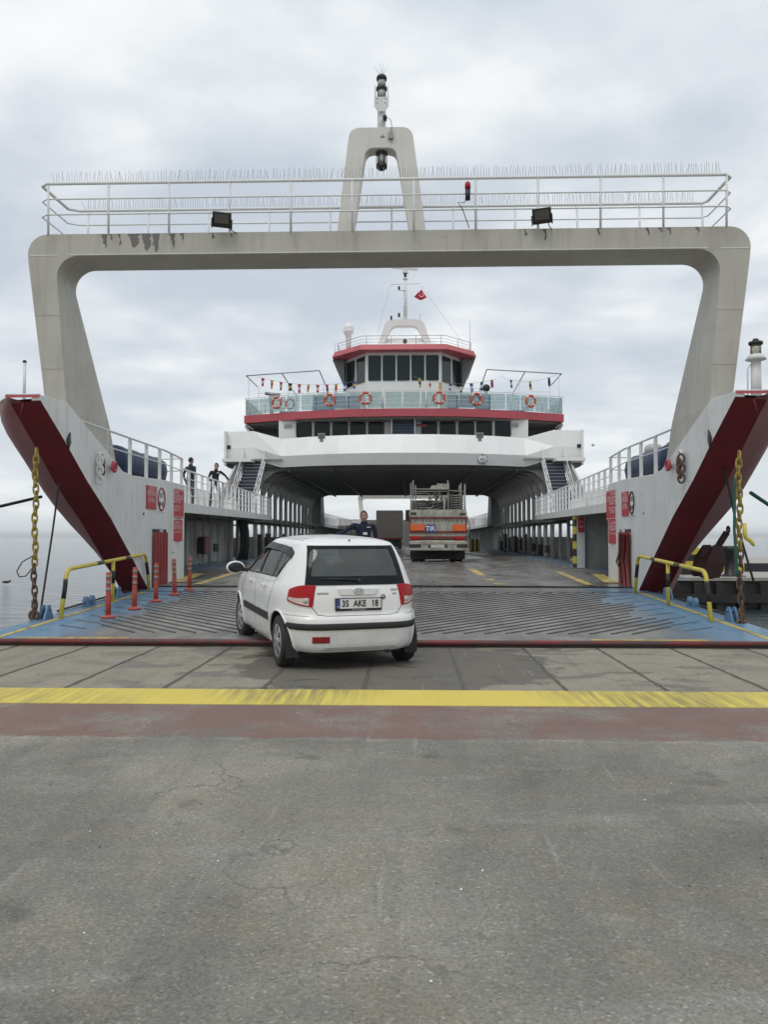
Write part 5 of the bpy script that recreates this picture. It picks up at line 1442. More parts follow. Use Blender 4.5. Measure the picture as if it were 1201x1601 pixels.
# ================================================================== TRUCKS
def truck_wheel(parent, x, y, z, r_=.5, w_=.3):
    t = MB().mat('black_rubber').lathe([(r_ * .55, -w_ / 2), (r_ * .94, -w_ / 2), (r_, -w_ / 2 + .04), (r_, w_ / 2 - .04), (r_ * .94, w_ / 2), (r_ * .55, w_ / 2)], (x, y, z), 28, 'x').build('wheel', parent)
    MB().mat('steel').lathe([(r_ * .55, -w_ / 2 + .02), (r_ * .5, -w_ * .2), (.12, -w_ * .2), (.1, -w_ / 2), (.02, -w_ / 2)], (x, y, z), 20, 'x').build('rim', t)
dz = deckz(37) + .06
t = sthing('flatbed_truck', 'orange marked flatbed truck carrying scaffolding, seen from behind on the car deck', 'truck', px_u(685, 36.5), 36.5, dz)
TW = 1.27
b_ = MB().mat('truck_pale').box(-TW + .02, TW - .02, .0, .06, 1.13, 2.30)
b_.mat('truck_pale').box(-TW, TW, -.04, .09, 1.98, 2.2)
b_.mat('truck_red').box(-TW, TW, -.055, .1, 1.9, 1.965).box(-TW, TW, -.05, .1, 1.28, 1.36).box(-TW, -TW + .07, -.052, .1, 1.36, 1.9).box(TW - .07, TW, -.052, .1, 1.36, 1.9)
b_.mat('black_plastic')
for i in range(13): b_.lathe([(.028, 0), (.028, -.01), (.001, -.01)], (-1.02 + i * .17, 0, 1.8), 8, 'y')
b_.mat('dark_steel').box(-1.2, -.95, -.06, -.04, 2.08, 2.18).box(.95, 1.2, -.06, -.04, 2.05, 2.15)
b_.build('tailgate', t, bevel=.006)
for x0, x1, z0, z1 in ((-1.22, -.60, 1.38, 1.66), (.62, 1.22, 1.36, 1.64)):
    m_ = MB().mat('truck_orange').box(x0, x1, -.085, -.06, z0, z1).mat('flag_yellow')
    m_.box(x0 + .04, x1 - .04, -.088, -.085, z0 + .05, z1 - .05); m_.mats[-1] = 'truck_orange'
    m_.build('hazard_panel', t, bevel=.01)
pl = MB().mat('tir_blue').box(-.56, -.12, -.085, -.06, 1.30, 1.64).build('plate', t)
MB().mat('white_plain').text('TIR', .30, Matrix.Translation((-.34, -.088, 1.46)) @ Matrix.Rotation(math.pi / 2, 4, 'X'), .001, .95, bold=.004).build('lettering', pl)
b_ = MB().mat('truck_red').box(-TW, TW, .0, 7.5, 1.02, 1.13).box(-1.15, -.95, .1, 7.4, .75, 1.02).box(.95, 1.15, .1, 7.4, .75, 1.02)
b_.mat('truck_pale').box(-TW, TW, .06, 7.5, 1.13, 1.2)
for sg in (-1, 1): b_.box(*sorted((sg * TW, sg * (TW - .05))), .06, 7.5, 1.15, 2.15)
b_.mat('black_plastic').box(-.9, .9, .3, 7.2, .6, 1.0)
b_.build('flatbed', t)
b_ = MB().mat('truck_pale').box(-TW, TW, -.35, .1, .78, .88)
b_.add([(-TW, -.35, .88), (TW, -.35, .88), (TW - .2, .05, .97), (-TW + .2, .05, .97)], [(0, 1, 2, 3)])
b_.mat('truck_pale').box(-TW, TW, -.36, -.3, .52, .62).box(-.75, .8, -.33, -.3, .62, .78).mat('dark_steel').box(-TW, TW, -.3, .0, .5, .78)
b_.mat('plate_white').box(-.30, .22, -.372, -.362, .64, .76)
b_.mat('black_plastic'); 
for x in (-.4, .35): b_.box(x - .04, x + .04, -.35, -.33, .62, .76)
bb = b_.build('underrun_bumper', t, recalc=False)
MB().mat('black_ink').text('35 FNM 81', .085, Matrix.Translation((-.04, -.374, .70)) @ Matrix.Rotation(math.pi / 2, 4, 'X'), .001).build('number', bb)
b_ = MB().mat('lamp_red')
for x0, x1 in ((-1.2, -.78), (.7, 1.12)): b_.box(x0, x1, -.1, .0, .98, 1.12)
b_.build('tail_lamp', t, bevel=.01)
for (x, y) in ((-1.0, 1.3), (1.0, 1.3), (-.7, 1.3), (.7, 1.3), (-1.0, 2.6), (1.0, 2.6), (-1.05, 7.6), (1.05, 7.6)): truck_wheel(t, x, y, .5)
MB().mat('black_rubber').box(-1.22, 1.22, .6, .63, .10, .8).build('mud_flap', t)  # added dark sheet, full width, blacking out the space between the rear wheels
b_ = MB().mat('truck_grey').box(-1.2, 1.2, 7.7, 9.6, .8, 3.05).mat('glass_dark').box(-.9, .9, 7.68, 7.7, 2.1, 2.8).mat('black_plastic').box(-1.48, -1.25, 7.9, 8.0, 1.95, 2.55).box(1.25, 1.5, 7.9, 8.0, 1.95, 2.5)
b_.build('cab', t, bevel=.03)
b_ = MB().mat('steel').tube([(1.3, .3, 2.0), (1.42, .2, 1.6), (1.3, .1, 1.2), (1.2, .1, .9)], .04)
b_.build('side_pipe', t)
# scaffolding load
t = sthing('scaffolding_load', 'stacked grey scaffolding frames and tubes loaded on the flatbed truck', 'scaffolding', px_u(685, 36.5), 36.75, dz + 1.2)
rnd = random.Random(5)
b_ = MB().mat('scaffold')
for (x, h_) in ((-1.2, 2.3), (-1.1, 2.42), (-.98, 2.2), (.43, 2.42), (.5, 2.3), (.98, 2.2), (1.02, 2.3), (1.18, 2.25), (1.22, 2.2)):
    b_.cyl((x, rnd.uniform(0, .2), 0), (x + rnd.uniform(-.02, .02), rnd.uniform(0, .2), h_), .028, n=7)
b_.tube([(-1.2, 0, 2.02), (.5, 0, 2.0)], .028).tube([(-1.2, 0, 1.9), (.5, 0, 1.92)], .026).tube([(-1.15, 0, 1.82), (-.3, .1, 1.83)], .02)
b_.tube([(.5, 0, 1.95), (1.2, 0, 1.9)], .026)
b_.build('upright_frames', t)
b_ = MB().mat('scaffold')
for i in range(17):        # neat stack right
    z = .05 + i * .105
    b_.tube([(.56, 0, z), (1.14, 0, z + rnd.uniform(-.015, .015))], .022, 6); b_.tube([(.58, 0, z + .05), (.58, 5.5, z + .05)], .022, 6); b_.tube([(1.12, 0, z + .05), (1.12, 5.5, z + .05)], .022, 6)
    b_.tube([(.85, -.02, z + .04), (.85, .06, z - .02)], .03, 6)
b_.mat('dark_steel').box(.6, 1.1, .3, 5.4, 0, 1.8)
b_.build('frame_stack', t)
b_ = MB().mat('scaffold')
for i in range(15):
    z = .1 + i * .1; b_.tube([(-1.02, .05, z), (-.55, .0, z + rnd.uniform(-.03, .03))], .02, 6)
for i in range(26):
    x = rnd.uniform(-.55, .1); z = rnd.uniform(.15, 1.5); b_.tube([(x - .25, rnd.uniform(-.02, .3), z - rnd.uniform(.0, .12)), (x + .3, rnd.uniform(-.02, .3), z + rnd.uniform(0, .15))], .026, 6)
for i in range(14):
    x = rnd.uniform(-.4, .4); b_.tube([(x, rnd.uniform(0, .4), 1.2 + rnd.uniform(0, .5)), (x + rnd.uniform(-.3, .3), rnd.uniform(1.5, 5), 1.7 + rnd.uniform(0, .35))], .03, 6)
for i in range(7): b_.tube([(.12 + rnd.uniform(0, .28), rnd.uniform(0, .2), .1), (.12 + rnd.uniform(0, .28), rnd.uniform(0, .2), 1.7)], .03, 6)
b_.mat('dark_steel').box(-1.05, .3, .35, 5.4, 0, 1.5)
b_.build('loose_tubes', t)
b_ = MB().mat('truck_pale')
for i in range(5): b_.box(-.35 + i * .03, .1 + i * .07, .1 + i * .4, .5 + i * .45, 2.0 + i * .06, 2.05 + i * .06)
for i in range(5): b_.tube([(.0, .2 + i * .2, 2.02 + i * .07), (.45, .1 + i * .25, 2.05 + i * .06)], .03, 6)
b_.build('planks', t)

# far box truck
dz = deckz(80) + .06
t = sthing('box_truck', 'grey tarpaulin sided box truck, the farther one on the car deck', 'truck', px_u(609, 80), 80, dz)
b_ = MB().mat('truck_grey').box(-1.27, 1.27, 0, 8, 1.05, 3.65)
b_.mat('ceiling').box(-1.28, 1.28, -.03, .03, 3.55, 3.68).box(-1.28, -1.2, -.03, .03, 1.0, 3.6).box(1.2, 1.28, -.03, .03, 1.0, 3.6)
b_.build('box_body', t)
MB().mat('truck_red').box(-1.27, 1.27, -.05, .1, .9, 1.05).build('tail_bar', t)
b_ = MB().mat('black_plastic').box(-1.1, 1.1, .1, 8, .45, .9).box(-1.2, 1.2, -.02, .02, .15, .6); b_.build('chassis', t)
for (x, y) in ((-1.0, .9), (1.0, .9), (-1.0, 2.2), (1.0, 2.2)): truck_wheel(t, x, y, .5)
# small pickup with blue crates
dz = deckz(58) + .06
t = sthing('pickup_truck', 'small white pickup half hidden behind the deckhand', 'pickup', px_u(547, 58), 58, dz)
b_ = MB().mat('truck_pale').box(-.85, .85, 0, 2.6, .75, 1.35).box(-.8, .8, 2.7, 4.2, .5, 1.75).mat('glass_dark').box(-.6, .6, 2.66, 2.7, 1.3, 1.65)
b_.build('body', t, bevel=.05)
for (x, y) in ((-.75, .8), (.75, .8), (-.75, 3.4), (.75, 3.4)): truck_wheel(t, x, y, .35, .35, .2)
MB().mat('lamp_red').box(-.85, -.72, -.02, 0, .85, 1.15).box(.72, .85, -.02, 0, .85, 1.15).build('tail_lamp', t)
t = sthing('crates', 'blue and white crates piled on the small pickup', 'crates', px_u(545, 58), 58.3, dz + 1.35)
b_ = MB(); rnd = random.Random(9)
for i in range(10):
    x = -.8 + (i % 5) * .32; z = (i // 5) * .3; b_.mat(['tir_blue', 'cover_blue', 'white_plain'][rnd.randrange(3)]).box(x, x + .28, rnd.uniform(0, .2), 1.2, z, z + .26)
b_.build('stack', t, bevel=.01)
# yellow-black stop post at far right
t = sthing('stop_block', 'yellow and black striped block on the deck beyond the flatbed truck', 'block', px_u(742, 66), 66, deckz(66) + .05)
b_ = MB()
for k in range(5): b_.mat('yellow' if k % 2 == 0 else 'black_plastic').box(-.4 + k * .17, -.23 + k * .17, 0, .3, 0, .95)
b_.build('block', t)

# ================================================================== CAR (white hatchback)
CARZ = [  # z, rear y, front y, half width, plan exponent
 (.19, .10, 3.60, .71, 4.8), (.215, .04, 3.68, .765, 5), (.27, .012, 3.75, .795, 5.2), (.36, .0, 3.79, .81, 5.2), (.46, -.012, 3.81, .818, 5.2), (.56, -.005, 3.80, .825, 5.3),
 (.592, .015, 3.79, .825, 5.3), (.612, .045, 3.78, .824, 5.3), (.70, .052, 3.74, .825, 5.2), (.80, .062, 3.62, .824, 5.2), (.88, .078, 3.45, .815, 5.2), (.94, .10, 3.2, .798, 5.2),
 (.985, .118, 2.95, .772, 5.2), (1.06, .148, 2.78, .742, 5.2), (1.14, .182, 2.62, .710, 5.2), (1.22, .222, 2.46, .675, 5.2), (1.30, .268, 2.30, .638, 5.2), (1.355, .31, 2.17, .606, 5.2), (1.385, .345, 2.08, .582, 5.2)]
def smooth_tab(tab, z, k):
    for i in range(len(tab) - 1):
        if z <= tab[i + 1][0] or i == len(tab) - 2:
            z0, z1 = tab[i][0], tab[i + 1][0]; t = (z - z0) / (z1 - z0)
            return tab[i][k] + (tab[i + 1][k] - tab[i][k]) * t
def outline(z, inset=0, nn=132, scale=1.0):
    yr, yf, wd, ex = [smooth_tab(CARZ, z, k) for k in (1, 2, 3, 4)]
    yr += inset; yf -= inset; wd -= inset
    yc, L = (yr + yf) / 2, (yf - yr) / 2; q = []
    for i in range(nn):
        a = 2 * math.pi * (i + .5) / nn; c_, s_ = math.cos(a), math.sin(a)
        # concentrate samples at corners
        X = math.copysign(abs(c_) ** (2 / ex), c_); Y_ = math.copysign(abs(s_) ** (2 / ex), s_)
        q.append((wd * X * scale, yc + L * Y_ * scale, z))
    return q
def carbody(inset=0, z0=None, ztop=1.40, dome=.078, nn=132):
    zs = [p[0] for p in CARZ]; zl = []
    for a, c_ in zip(zs, zs[1:]): zl += [a, (a + c_) / 2]
    zl.append(zs[-1])
    if z0 is not None: zl = [z0] + [z for z in zl if z > z0 + .01 and z <= ztop]
    rg = [outline(z, inset, nn) for z in zl]
    base = rg[-1]; zt = zl[-1]; cx, cy = 0, sum(p[1] for p in base) / nn
    for k in range(1, 13):
        f = k / 12; sc_ = 1 - f ** 1.5 if k < 12 else .02
        zz_ = zt + dome * (1 - sc_ ** 2.4) ** .72
        rg.append([(p[0] * sc_, cy + (p[1] - cy) * sc_, zz_ - .0) for p in base])
    b_ = MB().mat('car_white'); b_.rings(rg, True, True); return b_
src = carbody().build('car_shell_tmp')
me0 = src.data
bvh = BVHTree.FromPolygons([v_.co[:] for v_ in me0.vertices], [tuple(p.vertices) for p in me0.polygons])
def cast(o_, d, off=0):
    d = Vector(d).normalized(); h = bvh.ray_cast(Vector(o_), d)
    if h[0] is None:
        h2 = bvh.find_nearest(Vector(o_) + d * 1.0); return h2[0] - d * off
    return h[0] - d * off
def P_rear(x, z, off=0): return cast((x, -2, z), (0, 1, 0), off)
def P_side(y, z, off=0, sg=-1): return cast((sg * 3, y, z), (-sg, 0, 0), off)
def P_ang(deg, z, off=0):
    a = R(deg); d = Vector((math.sin(a), -math.cos(a), 0)); c_ = Vector((0, .85, z)); return cast(c_ + d * 3, -d, off)
def patch(b_, P, c4, off, n=(8, 6), thick=.004):
    (a0, b0), (a1, b1), (a2, b2), (a3, b3) = c4; vs = []; fs = []
    for j in range(n[1] + 1):
        for i in range(n[0] + 1):
            s_, t = i / n[0], j / n[1]
            x = (a0 * (1 - s_) + a1 * s_) * (1 - t) + (a3 * (1 - s_) + a2 * s_) * t
            z = (b0 * (1 - s_) + b1 * s_) * (1 - t) + (b3 * (1 - s_) + b2 * s_) * t
            vs.append(P(x, z, off))
    for j in range(n[1]):
        for i in range(n[0]): k = j * (n[0] + 1) + i; fs.append((k, k + 1, k + n[0] + 2, k + n[0] + 1))
    b_.add(vs, fs, True)
def seam(b_, P, pts, wd, off=.0015, step=.05):
    q = []
    for (a, c_) in zip(pts, pts[1:]):
        L = math.hypot((c_[0] - a[0]), c_[1] - a[1]); n_ = max(1, int(L / step))
        for k in range(n_): q.append((a[0] + (c_[0] - a[0]) * k / n_, a[1] + (c_[1] - a[1]) * k / n_))
    q.append(pts[-1]); b_.tube([P(x, z, -wd * .45 + off) for x, z in q], wd, 6)
def polytube(pts, r_, n=5):       # rounded corners for a closed 2-D loop
    out = []
    m_ = len(pts)
    for i in range(m_):
        p, q, s_ = Vector(pts[i - 1]), Vector(pts[i]), Vector(pts[(i + 1) % m_])
        a = q + (p - q).normalized() * r_; c_ = q + (s_ - q).normalized() * r_
        for k in range(n + 1):
            t = k / n; v_ = (1 - t) ** 2 * a + 2 * t * (1 - t) * q + t * t * c_; out.append((v_.x, v_.y))
    return out
car = empty('parked_car'); tag(car, 'white five door hatchback driving up onto the ferry ramp, seen from behind', 'car')
SIDE = polytube([(.74, .995), (.50, 1.27), (.66, 1.325), (1.75, 1.355), (2.12, 1.305), (2.72, .955), (1.75, .975)], .05)
REAR = polytube([(-.535, 1.01), (-.47, 1.345), (.47, 1.345), (.535, 1.01)], .06)
cut = MB(); cut.prism(SIDE, 'yz', -1.2, 1.2); cutA = cut.build('ca')
cut = MB(); cut.prism(REAR, 'xz', -.3, .9); cutB = cut.build('cb')
cut = MB(); cut.prism([(-.62, 1.0), (-.52, 1.36), (.52, 1.36), (.62, 1.0)], 'xz', 1.7, 3.2); cutE = cut.build('ce')
cut = MB(); cut.smooth = False
rg = []
for (z, yr, yf, wd) in ((.35, .35, 2.7, .68), (.9, .22, 2.75, .74), (1.0, .20, 2.72, .72), (1.15, .25, 2.5, .67), (1.3, .34, 2.2, .61), (1.38, .42, 2.02, .56), (1.43, .6, 1.85, .45)):
    ex = 8; q = []
    for i in range(64):
        a = 2 * math.pi * (i + .5) / 64; c_, s_ = math.cos(a), math.sin(a)
        q.append((wd * math.copysign(abs(c_) ** (2 / ex), c_), (yr + yf) / 2 + (yf - yr) / 2 * math.copysign(abs(s_) ** (2 / ex), s_), z))
    rg.append(q)
cut.rings(rg, True); cutC = cut.build('cc')
cut = MB()
WH = [(-1, .565), (1, .565), (-1, 3.02), (1, 3.02)]
for sg, y in WH: cut.cyl((sg * .53, y, .285), (sg * 1.2, y, .285), .335, n=40)
cutD = cut.build('cd')
def boolean(o, c_):
    md = o.modifiers.new('x', 'BOOLEAN'); md.operation = 'DIFFERENCE'; md.object = c_; md.solver = 'EXACT'
    me = bpy.data.meshes.new_from_object(o.evaluated_get(bpy.context.evaluated_depsgraph_get()))
    o.modifiers.clear(); o.data = me
for c_ in (cutC, cutA, cutB, cutE, cutD): boolean(src, c_); bpy.data.objects.remove(c_)
me = src.data; me.name = 'body'
me.materials.clear(); me.materials.append(M['car_white']); me.materials.append(M['car_interior']); me.materials.append(M['black_plastic'])
for p in me.polygons:
    h = bvh.find_nearest(p.center); inner = (h[0] - p.center).length > .004
    p.material_index = 1 if inner else 0
    if inner and min(abs(p.center.y - .565), abs(p.center.y - 3.02)) < .36 and p.center.z < .65 and abs(p.center.x) > .5: p.material_index = 2
    p.use_smooth = not inner
    if p.center.z < .2: p.material_index = 2
vn = [v_.normal.copy() for v_ in me0.vertices]; polys = [tuple(p.vertices) for p in me0.polygons]
loopn = [None] * len(me.loops); me.calc_loop_triangles()
for p in me.polygons:
    for li in p.loop_indices:
        if p.material_index == 1 or not p.use_smooth: loopn[li] = p.normal.copy(); continue
        co = me.vertices[me.loops[li].vertex_index].co
        h = bvh.find_nearest(co)
        if (h[0] - co).length > .004 or h[2] is None: loopn[li] = p.normal.copy(); continue
        ww_ = Vector((0, 0, 0))
        for vi in polys[h[2]]:
            d_ = (me0.vertices[vi].co - co).length; ww_ += vn[vi] / (d_ * d_ + 1e-7)
        ww_.normalize()
        if ww_.dot(p.normal) < 0: ww_ = -ww_
        loopn[li] = ww_ if ww_.dot(p.normal) > .4 else p.normal.copy()
me.normals_split_custom_set([tuple(x) for x in loopn])
src.name = 'body'; src.parent = car
body = src
# arch lips
b_ = MB().mat('car_white')
for sg, y in WH:
    pts = []
    for k in range(25):
        a = R(-12 + 204 * k / 24); yy = y + .345 * math.cos(a); z = .285 + .345 * math.sin(a)
        if z > .2: pts.append(P_side(yy, z, .004, sg))
    b_.tube(pts, .014, 6)
b_.build('wheel_arch', body)
# glass
def glasspane(name, P, c4, n=(12, 8), mat_='car_glass', off=-.012):
    b_ = MB().mat(mat_); patch(b_, P, c4, off, n); o = b_.build(name, car, recalc=False); return o
rg_ = glasspane('rear_window', P_rear, [(-.55, .985), (.55, .985), (.49, 1.35), (-.49, 1.35)], off=-.006)
b_ = MB().mat('glass_dark')     # black painted border of the rear glass
outer = [(-.585, .935), (.585, .935), (.505, 1.362), (-.505, 1.362)]; inn = [(-.515, 1.03), (.515, 1.03), (.45, 1.335), (-.45, 1.335)]
for k in range(4):
    l = (k + 1) % 4; patch(b_, P_rear, [outer[k], outer[l], inn[l], inn[k]], .008, (20, 4))
b_.build('glass_border', rg_, recalc=False)
for sg in (-1, 1):
    Pf = lambda y, z, off=0, sg=sg: P_side(y, z, off, sg)
    for nm, c4 in (('front_side_window', [(1.80, .98), (2.74, .955), (2.13, 1.325), (1.80, 1.375)]), ('rear_side_window', [(.70, .975), (1.72, .965), (1.72, 1.365), (.46, 1.335)])):
        glasspane(nm, Pf, c4, mat_='side_glass', off=-.008)
    b_ = MB().mat('glass_dark')
    for c4 in ([(1.71, .975), (1.81, .975), (1.81, 1.375), (1.71, 1.375)], [(.98, .975), (1.02, .975), (.98, 1.35), (.94, 1.35)]): patch(b_, Pf, c4, .001, (3, 10))
    b_.mat('black_plastic')
    seam(b_, Pf, SIDE + [SIDE[0]], .011, .003)
    # rain visor over the side windows
    vs = []
    for k in range(21):
        f = k / 20; y = .50 + f * 1.68; zt_ = interp([(.50, 1.28), (.66, 1.335), (1.1, 1.352), (1.75, 1.362), (2.0, 1.33), (2.18, 1.28)], y)
        a = Pf(y, zt_, .008); c_ = Pf(y, zt_ - .07, .03); vs.append((a, c_))
    b_.rings([[p[0] for p in vs], [p[1] for p in vs]], False, True, False)
    b_.build('window_trim', body, recalc=False)
    b_ = MB().mat('black_rubber')
    for (y0, y1) in ((.98, 1.70), (1.735, 2.55)):
        patch(b_, Pf, [(y0, .475), (y1, .475), (y1, .555), (y0, .555)], .012, (10, 3)); seam(b_, Pf, [(y0, .48), (y1, .48), (y1, .55), (y0, .55), (y0, .48)], .012, .004)
    b_.build('side_moulding', body, recalc=False)
    b_ = MB().mat('black_plastic')
    seam(b_, Pf, [(1.76, .97), (1.77, .6), (1.80, .26)], .004, 0); seam(b_, Pf, [(.72, .99), (.80, .84), (.98, .66), (1.02, .45)], .004, 0); seam(b_, Pf, [(2.72, .95), (2.70, .6), (2.66, .26)], .004, 0)
    seam(b_, Pf, [(1.02, .26), (2.66, .24)], .004, 0)
    seam(b_, Pf, [(.25, .60), (.24, .605)], .004, 0)
    b_.build('door_seam', body, recalc=False)
    b_ = MB().mat('car_white')
    for y in (1.12, 1.98):
        p = Pf(y, .865, .02); q = Pf(y + .17, .865, .02); b_.bar(p, q, .03, .032)
    b_.build('door_handle', body, bevel=.008)
    # mirror
    b_ = MB().mat('car_white')
    c_ = Vector((sg * .95, 2.52, 1.0))
    b_.sphere(c_, (.125, .07, .085), 18, 12, fn=lambda p, d: [p[0], p[1] + (.045 if d[1] < -.1 else 0) * abs(d[1]), p[2]])
    b_.mat('black_plastic').bar((sg * .76, 2.52, .955), (sg * .88, 2.52, .975), .06, .05)
    b_.sphere(c_ + Vector((0, -.03, 0)), (.105, .018, .068), 16, 10)
    b_.build('door_mirror', car)
# rear lights
def lamp(sg):
    Pa = lambda a, z, off=0: P_ang(sg * a, z + .022 * math.sin(math.pi * min(1, max(0, (a - 33) / 20))) * (1 if z > .82 else -.4), off)
    b_ = MB().mat('lamp_red')
    A0, A1 = 34.0, 48.5
    patch(b_, Pa, [(A0, .705), (A1 + 5.5, .762), (A1 + 4.0, .875), (A0 - 1.0, .928)], .014, (16, 12))
    # sides
    rim_ = polytube([(A0, .705), (A1 + 5.5, .762), (A1 + 4, .875), (A0 - 1, .928)], .01)
    o = None
    seam(b_, Pa, [(A0, .71), (A1 + 5.5, .765), (A1 + 4, .875), (A0 - 1, .925), (A0, .71)], .010, .007, .4)
    o = b_.build('tail_light', car, recalc=False)
    b_ = MB().mat('lamp_clear')
    patch(b_, Pa, [(A0 + 2.0, .722), (A1 + 4.6, .775), (A1 + 3.6, .805), (A0 + 2, .805)], .0165, (12, 4))
    c_ = Pa(A0 + 4.3, .772, -.012); b_.mat('lens'); d = (Vector((0, .85, .775)) - Vector(c_)).normalized()
    b_.sphere(c_, .043, 14, 9)
    
    b_.build('reversing_lamp', o, recalc=False)
lamp(-1); lamp(1)
# bumper black strip, reflector, lower panel
b_ = MB().mat('black_rubber')
for j in range(1):
    vs = []; n_ = 60
    rows_ = [(.434, .0), (.437, .012), (.455, .018), (.485, .018), (.503, .012), (.506, .0)]
    rg = []
    for (z, off) in rows_: rg.append([P_ang(-67 + 134 * i / n_, z + .02, off) for i in range(n_ + 1)])
    b_.rings(rg, False, True, False)
b_.build('bumper_strip', car, recalc=False)
b_ = MB().mat('door_red'); patch(b_, P_rear, [(-.52, .318), (-.34, .318), (-.34, .382), (-.52, .382)], .008, (6, 3)); seam(b_, P_rear, [(-.52, .32), (-.34, .32), (-.34, .38), (-.52, .38), (-.52, .32)], .007, .003); b_.build('rear_fog_lamp', car, recalc=False)
b_ = MB().mat('casing'); patch(b_, P_rear, [(-.46, .205), (.5, .205), (.42, .262), (-.38, .262)], .002, (16, 3)); b_.build('lower_valance', body, recalc=False)
# shut lines of the tailgate
b_ = MB().mat('black_plastic')
seam(b_, P_rear, [(-.53, .935), (-.535, .87), (-.52, .70), (-.46, .618), (-.36, .603), (.36, .603), (.46, .618), (.52, .70), (.535, .87), (.53, .935)], .0045, 0)
Pl = lambda a, z, off=0: P_ang(a, z, off)
for sg in (-1, 1):
    b_.tube([P_ang(sg * (36 + k), .603, -.002) for k in range(0, 25, 2)], .004, 5)
b_.build('tailgate_seam', body, recalc=False)
# roof seam lines beside the glass
b_ = MB().mat('black_plastic')
for sg in (-1, 1):
    b_.tube([cast((sg * (.50 + .0 * k), .42 + k * .13, 2.5), (0, 0, -1), -.003) for k in range(12)], .005, 5)
b_.sphere(cast((.0, .42, 2.5), (0, 0, -1), .008), (.012, .016, .012), 10, 7)
b_.build('roof_seam', body)
# handle bar with emblem
b_ = MB().mat('car_white'); q = polytube([(-.235, .90), (.235, .90), (.20, .825), (-.20, .825)], .02)
yb = P_rear(0, .86).y
b_.add([(x, yb - .022, z) for x, z in q] + [(x * 1.04, yb + .03, .8625 + (z - .8625) * 1.15) for x, z in q], [tuple(range(len(q)))] + [(i, (i + 1) % len(q), len(q) + (i + 1) % len(q), len(q) + i) for i in range(len(q))])
hb = b_.build('tailgate_handle', car, bevel=.006)
b_ = MB().mat('hub_silver').torus((0, yb - .027, .868), 1, .004, 'y', 30, 6, .058, .031)
b_.bar((-.036, yb - .027, .848), (-.012, yb - .027, .89), .010, .006).bar((.012, yb - .027, .846), (.036, yb - .027, .888), .010, .006).tube([(-.028, yb - .027, .862), (0, yb - .029, .866), (.028, yb - .027, .874)], .004, 5)
b_.build('emblem', hb)
b_ = MB().mat('black_plastic').torus((.29, P_rear(.29, .80).y - .004, .80), .022, .005, 'y', 18, 6).mat('hub_silver').lathe([(.017, 0), (.017, -.006), (.001, -.006)], (.29, P_rear(.29, .80).y - .002, .80), 14, 'y')
b_.build('tailgate_lock', car)
yp = P_rear(0, .74).y - .012
b_ = MB().mat('black_plastic').box(-.268, .268, yp - .006, yp + .03, .655, .795).build('number_plate', car, bevel=.004)
MB().mat('plate_white').box(-.256, .256, yp - .009, yp - .006, .682, .786).build('plate_face', b_)
MB().mat('tir_blue').box(-.256, -.216, yp - .0105, yp - .009, .682, .786).build('blue_strip', b_)
RX = Matrix.Rotation(math.pi / 2, 4, 'X')
l = MB().mat('black_ink')
for txt, x in (('35', -.155), ('AKE', .01), ('18', .185)): l.text(txt, .098, Matrix.Translation((x, yp - .0112, .733)) @ RX, .0008, .82, bold=.0025)
l.bar((.155, yp - .0112, .750), (.167, yp - .0112, .766), .002, .010)
l.mat('white_plain').text('TR', .022, Matrix.Translation((-.236, yp - .0112, .70)) @ RX, .0005, 1)
l.text('A N A   T I C A R E T', .018, Matrix.Translation((0, yp - .0075, .668)) @ RX, .0005, 1)
l.build('plate_number', b_)
l = MB().mat('black_ink')
def rear_text(l, txt, size, x, z, sh=0, bold=.001):
    p = P_rear(x, z, .002); q = P_rear(x + .05, z, .002); a = math.atan2(q.y - p.y, .05)
    l.text(txt, size, Matrix.Translation(p) @ Matrix.Rotation(a, 4, 'Z') @ RX, .001, 1, bold, sh)
l.mat('hub_silver')
rear_text(l, 'HYUNDAI', .028, -.40, .845, 0, .0025)
rear_text(l, 'Getz', .045, .425, .875, .2, .002); rear_text(l, 'GLS', .028, .43, .83, 0, .002)
l.build('badge_lettering', car)
# wiper
b_ = MB().mat('black_plastic')
b_.tube([P_rear(.02, .985, .03), P_rear(-.15, 1.0, .03), P_rear(-.42, 1.005, .02)], .008, 6).tube([P_rear(-.44, .99, .012), P_rear(.1, .992, .012)], .007, 5).sphere(P_rear(.02, .98, .02), .025, 10, 7)
b_.build('rear_wiper', car)
